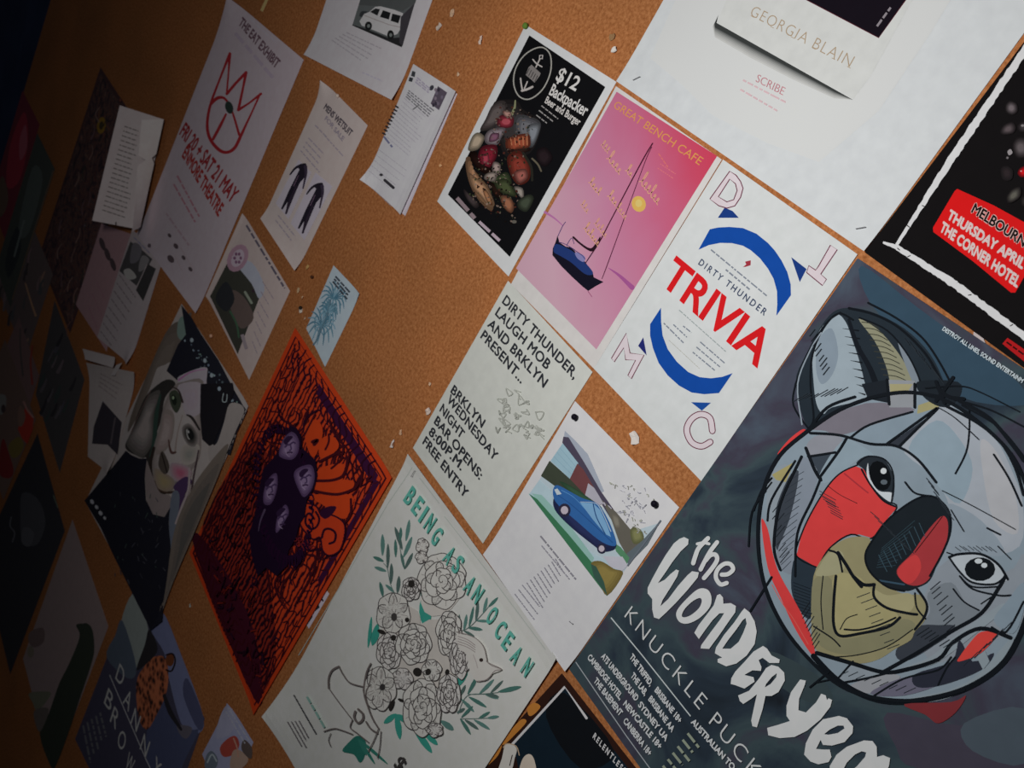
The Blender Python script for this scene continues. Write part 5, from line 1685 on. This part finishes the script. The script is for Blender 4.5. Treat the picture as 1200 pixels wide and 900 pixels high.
# neck, earrings, streaks at the right
s.fill(a9((610, 140), (680, 300), (740, 430), (830, 460), (820, 600), (740, 650), (650, 590), (620, 450)), '#423c3b', True)
s.fill(a8((770, 0), (1070, -10), (1085, 80), (1035, 190), (985, 340), (890, 560), (850, 580), (785, 520), (765, 300)), '#0b0a0c')
s.stroke(a8((850, 540), (920, 575)), 1.6, '#0b0a0c')
s.dot(a8((945, 45))[0], 2, '#6a757d', 2.6)
s.stroke(a8((985, 90), (975, 160), (1010, 165), (1020, 100)), 1.0, '#545a5d')
s.fill(a8((1040, 190), (1140, 190), (1180, 260), (1110, 420), (960, 760), (880, 800), (840, 600), (920, 560), (990, 360)), '#4b4745', True)
s.fill(a9((850, 430), (910, 440), (900, 640), (860, 900), (830, 900), (820, 650)), '#30343a', True)
s.stroke(a9((1090, 320), (1080, 440), (1030, 580)), 3.0, '#7d7a78', taper=(.4, .4))
s.stroke(a9((1110, 320), (1110, 440), (1040, 600), (950, 730), (900, 860)), 1.8, '#15130f')
s.stroke(a9((1080, 60), (1040, 260), (1000, 480), (930, 640)), 1.8, '#211a1c')
s.stroke(a9((1000, 220), (990, 400), (930, 560), (880, 700)), 2.6, '#534b4c')
s.soft([(268, 520), (262, 545), (235, 610), (205, 680), (186, 730), (196, 680), (206, 620), (225, 575), (245, 545)], '#2a2725', '#36302c', 3, .5)
# dress
s.fill(a9((75, 500), (370, 150), (440, 60), (490, 100), (560, 130), (625, 130), (605, 300), (615, 490), (680, 620), (780, 645), (830, 560), (815, 700), (835, 900), (800, 1200), (760, 1560), (655, 1640), (600, 1520), (330, 980), (220, 740)), '#0b0b0f')
for i in range(36):
    x, y = rnd.uniform(330, 780), rnd.uniform(420, 1250)
    s.stroke(a9((x, y), (x+rnd.uniform(-30, 30), y+rnd.uniform(10, 50))), .8, rnd.choice(['#19191d', '#222226', '#1d2422']), False)
s.tone = (1, 1, 1)
s.part('name_squares')
for p, r_ in (((145, 510), 2.3), ((185, 557), 2.0), ((220, 610), 2.3), ((256, 653), 1.7)):
    s.dot(a9(p)[0], r_, '#84848a', r_*1.4, -30, 6)
s.end()

# ------------------------------------------------------------------ poster with leopard coat figure
s = Sheet('gig_poster', 'blue and black poster of a figure in a spotted coat with white letters DANNY BROWN', 'poster', [(157, 690), (240, 842), (172, 1040), (88, 866)], 0.0003, '#14131a')
z = K(0, 675, 4)
y7 = K(150, 660, 7.5)
y8 = K(150, 780, 7.5)
s.part('coat_picture')
s.tone = (.86, .84, .74)
s.fill(z((620, 85), (665, 140), (700, 280), (690, 400), (640, 430), (590, 300), (570, 210)), '#393f44', True)
s.fill(z((575, 210), (640, 430), (600, 480), (500, 380), (540, 280)), '#1f2430', True)
s.fill(z((705, 240), (760, 165), (850, 370), (955, 665), (920, 740), (850, 690), (790, 470), (770, 360)), '#2c2f47', True)
s.fill(z((880, 480), (955, 665), (930, 720), (860, 560)), '#1b1d30', True)
s.fill(z((760, 560), (830, 690), (900, 720), (930, 730), (860, 880), (820, 1000), (700, 900), (690, 720)), '#1a1d30', True)
s.fill(z((830, 700), (900, 710), (880, 760), (850, 750)), '#26242e', True)
cp = blend('spotted_coat_print', [(0.0, '#080505'), (0.28, '#120907'), (0.4, '#2a140c'), (0.7, '#3f2114')], s.g, 75, kind='voronoi')
s.fill(z((640, 500), (680, 420), (720, 380), (770, 380), (790, 450), (780, 550), (740, 640), (690, 720), (650, 660)), cp, True)
s.stroke(z((770, 560), (800, 640), (850, 720)), [4, 6, 3], '#0c0b10')
s.dot(z((797, 392))[0], 5, '#2a150c', 8)
s.stroke(z((780, 370), (810, 365), (822, 400), (805, 445), (780, 440)), 2, '#0a0708')
s.fill(z((700, 250), (740, 340), (700, 400), (640, 440), (680, 320)), '#0d0c10', True)
s.stroke(y7((130, 290), (170, 360), (200, 450)), 1.8, '#5c6266', taper=(.5, 1))
s.tone = (1, 1, 1)
s.part('name_lettering')
WHT = '#5e5d5a'
for ch, p in zip('DANNY', ((565, 465), (600, 580), (637, 675), (680, 795), (735, 900))):
    s.glyph(ch, z(p)[0], (7, 11), (5.5, -18), WHT, 0.0)
for ch, p in zip('BROWN', ((512, 580), (540, 665), (572, 770), (610, 880), (650, 980))):
    s.glyph(ch, z(p)[0], (7, 11), (5.5, -18), WHT, 0.0)
s.part('border_line')
s.stroke(z((515, 465), (590, 640), (690, 870), (760, 1010)), 1.0, '#403f40', False)
s.part('small_print')
s.lines(z((470, 640))[0], z((500, 760))[0], z((390, 700))[0], z((430, 900))[0], 5, 2.2, '#232325', 4, .2)
s.end()

# ------------------------------------------------------------------ small card at the lower edge
s = Sheet('event_card', 'small event card with red and white figures on a grey-blue sky, bottom left', 'card', [(266, 824), (297, 870), (264, 946), (237, 884)], 0.0003, '#454654', lift=((0, .004, .05),))
s.part('figure_picture')
s.fill(y8((870, 350), (950, 450), (900, 600), (780, 640), (800, 480)), '#535361', True)
s.fill(y8((880, 640), (950, 620), (980, 700), (930, 780), (840, 800), (810, 720)), '#4a1d18', True)
s.fill(y8((920, 760), (980, 740), (1060, 820), (1000, 900), (900, 900)), '#4d4038', True)
s.fill(y8((1020, 650), (1090, 720), (1080, 820), (1000, 740)), '#26201e', True)
s.fill(y8((690, 790), (740, 750), (790, 820), (770, 900), (680, 900)), '#2d3238', True)
s.stroke(y8((700, 850), (740, 780), (780, 840)), 1.8, '#6c7378')
s.stroke(y8((930, 640), (960, 720), (970, 800)), 1.6, '#6a4d42')
s.part('heading_lettering')
s.lines(y8((880, 370))[0], y8((1080, 680))[0], y8((860, 400))[0], y8((1040, 700))[0], 2, 1.4, '#75757f', 4, .1)
s.end()

# ------------------------------------------------------------------ posters along the dim left side
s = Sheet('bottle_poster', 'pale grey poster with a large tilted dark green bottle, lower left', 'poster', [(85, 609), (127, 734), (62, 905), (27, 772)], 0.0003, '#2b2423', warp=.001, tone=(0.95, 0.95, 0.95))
b0, b1, b2 = K(0, 660, 7.5), K(0, 780, 7.5), K(0, 555, 7.5)
s.part('bottle_picture')
s.fill(b0((670, 545), (730, 530), (770, 530), (815, 590), (830, 760), (800, 900), (700, 1200), (600, 1500), (500, 1760), (450, 1790), (350, 1500), (430, 1320), (520, 1060), (600, 900), (700, 650)), '#0b0d0a', True)
s.fill(b0((270, 600), (380, 570), (385, 690), (300, 740), (250, 680)), '#201a19', True)
s.fill(b1((260, 240), (440, 230), (420, 300), (330, 400), (290, 330)), '#20201a', True)
s.fill(b1((300, 400), (430, 380), (370, 560), (330, 560)), '#1d1a18', True)
s.dot(b0((270, 780))[0], 4, '#24211c', 7)
s.end()
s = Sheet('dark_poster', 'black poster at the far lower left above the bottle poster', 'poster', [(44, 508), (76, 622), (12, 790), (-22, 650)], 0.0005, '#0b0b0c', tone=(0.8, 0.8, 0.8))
s.part('figure_picture')
s.fill(b2((200, 170), (330, 220), (400, 420), (330, 620), (200, 600), (180, 350)), '#131315', True)
s.fill(b2((210, 470), (300, 520), (260, 640), (190, 600)), '#181819', True)
s.stroke(b2((100, 380), (90, 460), (130, 520), (110, 600)), 1.4, '#1d1d1f')
s.stroke(b2((470, 190), (510, 300)), 1.0, '#20241c')
s.end()
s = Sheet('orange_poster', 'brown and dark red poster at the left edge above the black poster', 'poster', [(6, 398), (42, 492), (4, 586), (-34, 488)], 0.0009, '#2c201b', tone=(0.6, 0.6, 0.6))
v6 = K(0, 470, 10)
s.part('figure_picture')
s.fill(v6((210, 330), (300, 70), (395, 210), (385, 330), (320, 505), (260, 440)), '#4a0f0a')
s.stroke(v6((280, 10), (320, 100), (390, 190)), 2.2, '#46302a')
s.fill(v6((215, 90), (260, 70), (300, 180), (260, 290), (215, 270)), '#35251f', True)
s.fill(v6((40, 440), (100, 600), (160, 800), (120, 900), (0, 860), (0, 600)), '#330a0a', True)
s.fill(v6((100, 520), (220, 420), (280, 520), (220, 640), (140, 660)), '#30270f', True)
s.fill(v6((-80, -60), (60, -70), (70, 60), (20, 160), (-60, 100)), '#353230', True)
s.dot(v6((40, 90))[0], 2.6, '#16100f', 5)
s.end()
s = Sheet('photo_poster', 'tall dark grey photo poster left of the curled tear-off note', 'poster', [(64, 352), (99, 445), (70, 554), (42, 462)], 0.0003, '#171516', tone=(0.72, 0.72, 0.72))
v5, v3, v4 = K(0, 385, 10), K(0, 215, 10), K(0, 300, 10)
s.part('crowd_picture')
rnd = random.Random(14)
for i in range(22):
    u, v = rnd.uniform(.1, .9), rnd.uniform(.05, .95)
    x = (64+35*u)*(1-v)+(42+28*u)*v
    y = (352+93*u)*(1-v)+(462+92*u)*v
    s.stroke([(x, y), (x-2, y+6), (x-6, y+14)], rnd.uniform(2, 5), rnd.choice(['#0e0d0f', '#211e1f', '#1b191d', '#131715', '#262122']), taper=(.4, 1))
s.end()
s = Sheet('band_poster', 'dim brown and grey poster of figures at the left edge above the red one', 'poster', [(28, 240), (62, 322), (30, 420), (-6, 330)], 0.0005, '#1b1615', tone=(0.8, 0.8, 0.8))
s.part('figure_picture')
for i in range(24):
    u, v = rnd.uniform(.05, .95), rnd.uniform(.05, .95)
    x = (28+34*u)*(1-v)+(-6+36*u)*v
    y = (240+82*u)*(1-v)+(330+90*u)*v
    s.stroke([(x, y), (x-3, y+7), (x-4, y+16)], rnd.uniform(2, 5), rnd.choice(['#100d0d', '#251c1c', '#1d191a', '#141514', '#2b2019']), taper=(.4, 1))
s.stroke([(30, 332), (36, 352), (42, 370)], 3.2, '#3c2b1f', taper=(.5, .7))
s.end()
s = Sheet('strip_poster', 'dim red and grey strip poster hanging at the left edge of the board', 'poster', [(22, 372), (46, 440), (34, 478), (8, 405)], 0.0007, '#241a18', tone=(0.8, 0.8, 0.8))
s.part('figure_picture')
s.stroke([(38, 405), (36, 425), (38, 450)], 4, '#2e0d0b', taper=(.4, .6))
s.stroke([(24, 385), (24, 410), (27, 440)], 3, '#141312', taper=(.4, .6))
s.end()
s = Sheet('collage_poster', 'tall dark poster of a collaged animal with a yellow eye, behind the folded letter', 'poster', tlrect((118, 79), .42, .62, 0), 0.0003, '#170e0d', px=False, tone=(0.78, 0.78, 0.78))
s.part('collage_picture')
g6 = K(60, 70, 8.571)
Q = s.q
cb = blend('collage_print', [(0.3, '#070607'), (0.45, '#100a0b'), (0.52, '#1a0f0c'), (0.58, '#0f0c0c'), (0.72, '#221511')], s.g, 22, 6, 2.5)
V0 = HM


def pix(b):
    w_ = V0 @ Vector((b.x, b.y, 1))
    return (w_.x/w_.z, w_.y/w_.z)


def onq(Q, u, v):
    return pix((Q[0]*(1-u)+Q[1]*u)*(1-v)+(Q[3]*(1-u)+Q[2]*u)*v)


s.fill([onq(Q, .03, .02), onq(Q, .97, .02), onq(Q, .97, .98), onq(Q, .03, .98)], cb)
s.dot(g6((505, 660))[0], 5.2, '#33240a', 10, 8)
s.dot(g6((505, 660))[0], 2.6, '#141008', 5, 8)
for i in range(12):
    a = i*.52
    s.stroke([(119+6*math.cos(a), 147+11*math.sin(a)), (119+10*math.cos(a+.3), 147+19*math.sin(a+.3))], 1.4, ['#25150f', '#0a090a'][i % 2])
rnd = random.Random(33)
for i in range(46):
    u, v = rnd.uniform(.05, .95), rnd.uniform(.03, .97)
    x, y = onq(Q, u, v)
    s.stroke([(x, y), (x-2+rnd.uniform(-3, 3), y+8), (x-3+rnd.uniform(-3, 3), y+17)], rnd.uniform(1.4, 3.4), rnd.choice(['#0c0b0c', '#2a1a17', '#241a1c', '#1c0f0e', '#30231f', '#12120f']), taper=(.3, .5))
s.end()
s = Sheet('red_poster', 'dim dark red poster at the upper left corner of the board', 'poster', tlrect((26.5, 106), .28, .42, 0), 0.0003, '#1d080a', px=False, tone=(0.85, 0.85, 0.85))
Q = s.q
s.part('picture')
s.fill([onq(Q, .3, .1), onq(Q, .75, .2), onq(Q, .9, .5), onq(Q, .5, .7), onq(Q, .15, .45)], '#2b090c', True)
s.fill([onq(Q, .5, .15), onq(Q, .8, .25), onq(Q, .7, .4), onq(Q, .45, .3)], '#35171a', True)
s.fill([onq(Q, .2, .7), onq(Q, .7, .75), onq(Q, .6, .95), onq(Q, .2, .92)], '#19120d', True)
s.end()
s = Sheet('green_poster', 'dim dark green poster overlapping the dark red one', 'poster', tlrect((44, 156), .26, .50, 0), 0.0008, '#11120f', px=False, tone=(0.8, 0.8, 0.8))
Q = s.q
s.part('picture')
s.stroke([onq(Q, .96, .02), onq(Q, .96, .5), onq(Q, .96, .95)], 1.0, '#231a12', False)
s.fill([onq(Q, .2, .2), onq(Q, .7, .15), onq(Q, .8, .5), onq(Q, .4, .6)], '#171a17', True)
s.fill([onq(Q, .3, .6), onq(Q, .7, .65), onq(Q, .6, .9), onq(Q, .25, .85)], '#0b0c0c', True)
s.stroke([onq(Q, .5, .5), onq(Q, .55, .75)], 2.2, '#1f211f')
s.end()

# papers pinned between the dim posters
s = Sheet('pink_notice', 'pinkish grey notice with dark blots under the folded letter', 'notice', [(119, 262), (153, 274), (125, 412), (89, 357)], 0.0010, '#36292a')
s.part('notice_print')
m9 = K(90, 230, 10)
for p in ((300, 560), (360, 680), (425, 800)):
    s.dot(m9(p)[0], 3, '#171213', 8, -18)
s.lines((113, 330), (124, 352), (104, 360), (116, 390), 3, 1.2, '#352528', 3, .3)
s.end()
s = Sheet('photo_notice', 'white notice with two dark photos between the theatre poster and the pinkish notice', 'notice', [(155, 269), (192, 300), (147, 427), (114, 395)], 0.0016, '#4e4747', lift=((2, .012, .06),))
s.part('photo')
zz = K(0, 225, 4)
s.fill(zz((612, 232), (665, 270), (715, 315), (640, 440), (560, 370)), '#1d1c1c')
s.fill(zz((625, 240), (665, 262), (650, 320), (610, 330)), '#2e2c2e', True)
s.fill(zz((580, 370), (610, 360), (640, 400), (600, 410)), '#5d5956', True)
s.fill(zz((665, 300), (700, 315), (680, 360), (650, 370)), '#383636', True)
s.part('photo')
s.fill(zz((690, 335), (732, 360), (672, 512), (638, 460)), '#171616')
s.stroke(zz((640, 450), (690, 340)), 1.0, '#4a4444', False)
s.part('notice_print')
s.lines((140, 322), (160, 350), (118, 388), (133, 408), 8, 1.3, '#3b3536', 3, .2)
s.lines((157, 278), (176, 297), (157, 278), (176, 297), 1, 1.2, '#3a3844', 5, 0)
s.end()
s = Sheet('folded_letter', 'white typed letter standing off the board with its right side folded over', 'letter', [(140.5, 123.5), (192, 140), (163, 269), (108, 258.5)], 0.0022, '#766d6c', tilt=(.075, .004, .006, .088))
s.part('letter_print')
s.lines((146, 148), (163, 154), (120, 246), (150, 256), 19, 1.2, '#423c39', 3, .2)
s.dot((136, 262), .9, '#2b2423', 2)
s.end()
o = Sheet('x', 'fold', 'x', [(166, 140.5), (192, 139.8), (164.5, 266), (155, 271.5)], 0.0022, '#8d8785', tilt=(.052, .010, .014, .046))
fl = o.pap
fl.name = 'folded_flap'
fl.data.name = 'folded_flap'
off = o.e.location-s.e.location
bpy.data.objects.remove(o.e)
fl.parent = s.e
fl.location = off
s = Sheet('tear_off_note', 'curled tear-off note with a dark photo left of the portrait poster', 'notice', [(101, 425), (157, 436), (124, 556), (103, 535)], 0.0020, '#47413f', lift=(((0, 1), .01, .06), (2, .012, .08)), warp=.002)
s.part('photo')
xx = K(0, 450, 4)
s.fill(xx((482, 80), (572, 180), (550, 330), (505, 285), (432, 280), (440, 200)), '#121013')
s.stroke(xx((540, 160), (520, 280)), 2, '#221e20')
s.part('note_print')
s.lines((118, 438), (145, 452), (116, 452), (140, 470), 4, 1.2, '#3a3433', 4, .2)
s.end()
o = Sheet('x', 'fold', 'x', [(96.5, 408.5), (134.5, 418.5), (132, 431), (99.5, 421)], 0.0085, '#7a716f', lift=(((3, 2), .010, .03),))
fl = o.pap
fl.name = 'folded_top'
fl.data.name = 'folded_top'
off = o.e.location-s.e.location
bpy.data.objects.remove(o.e)
fl.parent = s.e
fl.location = off
o = Sheet('x', 'fold', 'x', [(136, 428), (143, 425), (135, 440), (130, 440)], 0.012, '#857d7b')
fl = o.pap
fl.name = 'torn_tab'
fl.data.name = 'torn_tab'
off = o.e.location-s.e.location
bpy.data.objects.remove(o.e)
fl.parent = s.e
fl.location = off
# slip sticking out behind the flower poster
s = Sheet('paper_slip', 'black, white and blue slip peeping out behind the left edge of the pale flower poster', 'paper', [(380, 688), (386, 696), (362, 737), (357, 727)], 0.0002, '#85808a')
s.part('print')
kk = K(240, 660, 7.5)
s.fill(kk((930, 400), (1000, 350), (1010, 390), (950, 440)), '#1c2024')
s.fill(kk((880, 490), (930, 440), (950, 470), (900, 545)), '#1e2422')
s.stroke(kk((1010, 290), (1040, 330)), 2, '#221f26')
s.end()
s = Sheet('paper_strip', 'thin pale strip of paper left of the wetsuit notice, at the top edge', 'paper', [(312.5, -4), (315.5, -3), (308, 14), (305, 12)], 0.0003, '#7d6c48')
s.end()


# ------------------------------------------------------------------ pins, staples and torn scraps
def pin(p, col, label, r=0.0042, d=0.0025):
    b = at(p)
    m_ = ink(col, gain(b), 0.3)
    V, F = [], []
    prof = [(0.0, .0062), (r*.55, .006), (r*.9, .0048), (r, .003), (r*.92, .0012), (r*.45, .0008), (r*.1, -0.006), (0.0, -.009)]
    n = 18
    for rr, hh_ in prof:
        for k in range(n):
            a = 2*math.pi*k/n
            V.append((rr*math.cos(a), -hh_, rr*math.sin(a)))
    for i in range(len(prof)-1):
        for k in range(n):
            F.append((i*n+k, i*n+(k+1) % n, (i+1)*n+(k+1) % n, (i+1)*n+k))
    e_ = bpy.data.objects.new('drawing_pin', None)
    e_.location = (b.x, -d, Z0+b.y)
    COL.objects.link(e_)
    tag(e_, label, 'pin', 'drawing pins on the board')
    nh = 5*n
    mesh_obj('pin_head', V[:6*n], [f for f in F if max(f) < 6*n], [m_], [0]*len([f for f in F if max(f) < 6*n]), e_, True)
    mesh_obj('pin_point', V[nh:], [tuple(i-nh for i in f) for f in F if min(f) >= nh], [ink('#8a8a8a', 1.0, .3)], [0]*len([f for f in F if min(f) >= nh]), e_, True)


pin((676.7, 489), '#15131c', 'black drawing pin in the top corner of the blue car notice', .0042, .0032)
pin((770.2, 590.5), '#15131c', 'black drawing pin at the cut right corner of the blue car notice', .0042, .0030)
pin((618, 31.5), '#4e6a2c', 'green drawing pin in the top corner of the burger flyer', .0046, .0016)
pin((397.5, 113), '#c9b7ac', 'white drawing pin beside the top edge of the wetsuit notice', .0034, .0006)
pin((249, 394), '#8a6a58', 'pale drawing pin on bare cork between portrait poster and ship notice', .0040, .0004)
pin((178.5, 288.5), '#191517', 'dark drawing pin in the right edge of the two-photo notice', .0048, .0045)
pin((101, 265), '#100d0e', 'dark drawing pin just below the folded letter', .0055, .0010)
pin((142.5, 118), '#160a08', 'dark drawing pin beside the top of the folded letter', .0055, .0006)
pin((354, 361), '#16130f', 'black drawing pin on bare cork left of the palm card', .0034, .0004)
pin((367.5, 325), '#2a1a12', 'dark brown drawing pin on bare cork above the palm card', .0030, .0004)


def scrap(p, size, col, label, seed, lift_=.0022, stretch=1.0, rot=0.0):
    rnd = random.Random(seed)
    b = at(p)
    n = 9
    V, F = [], []
    ca, sa = math.cos(rot), math.sin(rot)
    rim = []
    for k in range(n):
        a = 2*math.pi*k/n
        r_ = size*rnd.uniform(.55, 1.0)
        x, y = r_*math.cos(a)*stretch, r_*math.sin(a)
        rim.append((x*ca-y*sa, x*sa+y*ca, rnd.uniform(0, lift_)))
    for th in (0, .0003):
        V.append((0, -(.0008+th), 0))
        for x, y, z_ in rim:
            V.append((x, -(z_+th), y))
    for k in range(n):
        a, c_ = 1+k, 1+(k+1) % n
        F += [(0, c_, a), (n+1, n+1+a, n+1+c_), (a, c_, n+1+c_, n+1+a)]
    o_ = mesh_obj('torn_paper_scrap', V, F, [ink(col, gain(b))], [0]*len(F))
    o_.location = (b.x, -0.0003, Z0+b.y)
    tag(o_, label, 'paper scrap', 'torn paper scraps stapled to the cork')


scrap((515, 32), .0085, '#d0bcae', 'torn white scrap on cork right of the camper van notice, lowest of three', 1)
scrap((530.5, 15.5), .0075, '#c5a184', 'torn beige scrap on cork near the top edge, middle of three', 2)
scrap((564.5, 47), .0085, '#c9b3a6', 'torn white scrap above the burger flyer, left of its green pin', 3, .004, .6, .5)
scrap((537.5, 87.5), .0042, '#c9a98c', 'tiny scrap right of the dark picture on the typed notice', 4)
scrap((718, 44), .0065, '#8a6b4a', 'brownish torn scrap left of the large book poster, upper of two', 5)
scrap((721, 59), .0065, '#d8cfc8', 'white torn scrap left of the large book poster, lower of two', 6, .004, .8, -.6)
scrap((744.5, 512), .0090, '#dacfc8', 'white torn scrap on cork between trivia poster and blue car notice', 7, .004, 1.5, -.7)
scrap((462, 521), .0095, '#cfc5c0', 'white curled scrap between psychedelic poster and grey lettering flyer', 8, .007, .45, .3)
scrap((470.5, 507), .0055, '#b58f72', 'beige scrap beside the white curled one left of the grey flyer', 9)
scrap((503, 482), .0070, '#cdb8ac', 'white scrap touching the left edge of the grey lettering flyer', 10, .004)
scrap((504.5, 450), .0038, '#c9a98e', 'tiny scrap on cork above the left edge of the grey flyer', 11)
scrap((517, 194.5), .0040, '#a8805c', 'tiny brown scrap left of the burger flyer', 12)
scrap((350.5, 340), .0070, '#a98d6c', 'pale scrap below the foot of the wetsuit notice', 13)
scrap((355.5, 349), .0045, '#a88b70', 'narrow scrap left of the palm card, second from the wetsuit notice', 14, .003, .6)
scrap((353, 364), .0060, '#b9aca0', 'white scrap left of the palm card beside a black pin', 15, .004)
scrap((358, 373), .0040, '#a58a70', 'tiny scrap by the left edge of the palm card', 16)
scrap((361, 313), .0060, '#9a7a4c', 'brownish scrap right of the foot of the wetsuit notice', 17)
scrap((1150, 407), .0065, '#b5aaa8', 'thin white scrap in the gap under the black gig poster', 18, .001, 3.0, -.62)
scrap((223.5, 709.5), .0060, '#4c4c46', 'small grey scrap on cork between the spotted coat poster and the psychedelic one', 19)


def staple(p, q_, label, d):
    a, b = at(p), at(q_)
    c_ = (a+b)/2
    L_ = (b-a).length/2
    ang = math.atan2(b.y-a.y, b.x-a.x)
    V, F = [], []
    path = [(-L_, .006), (-L_, -.0010), (L_, -.0010), (L_, .006)]
    r_ = .00035
    for x, y in path:
        for dx, dz in ((-r_, -r_), (r_, -r_), (r_, r_), (-r_, r_)):
            V.append((x+(dx if abs(y) > .003 else 0), y+(dx if abs(y) < .003 else 0), dz))
    for i in range(3):
        for k in range(4):
            F.append((4*i+k, 4*i+(k+1) % 4, 4*i+4+(k+1) % 4, 4*i+4+k))
    F += [(0, 1, 2, 3), (12, 15, 14, 13)]
    o_ = mesh_obj('staple', V, F, [ink('#8f8f92', 1.0, .3)], [0]*len(F))
    o_.location = (c_.x, -d, Z0+c_.y)
    o_.rotation_euler = (0, -ang, 0)
    tag(o_, label, 'staple', 'staples in the posters')


staple((744, 95), (752, 91), 'silver staple in the lower left corner of the book poster', .0031)
staple((1005, 269), (1016, 267), 'silver staple in the lower right corner of the book poster', .0031)
staple((485, 558.5), (489, 552), 'silver staple in the top corner of the pale flower poster', .0046)
staple((669, 728), (673, 731), 'silver staple in the lower part of the blue car notice', .0022)
staple((493, 124), (486, 129), 'silver staple in the middle of the typed tear-off notice', .0034)
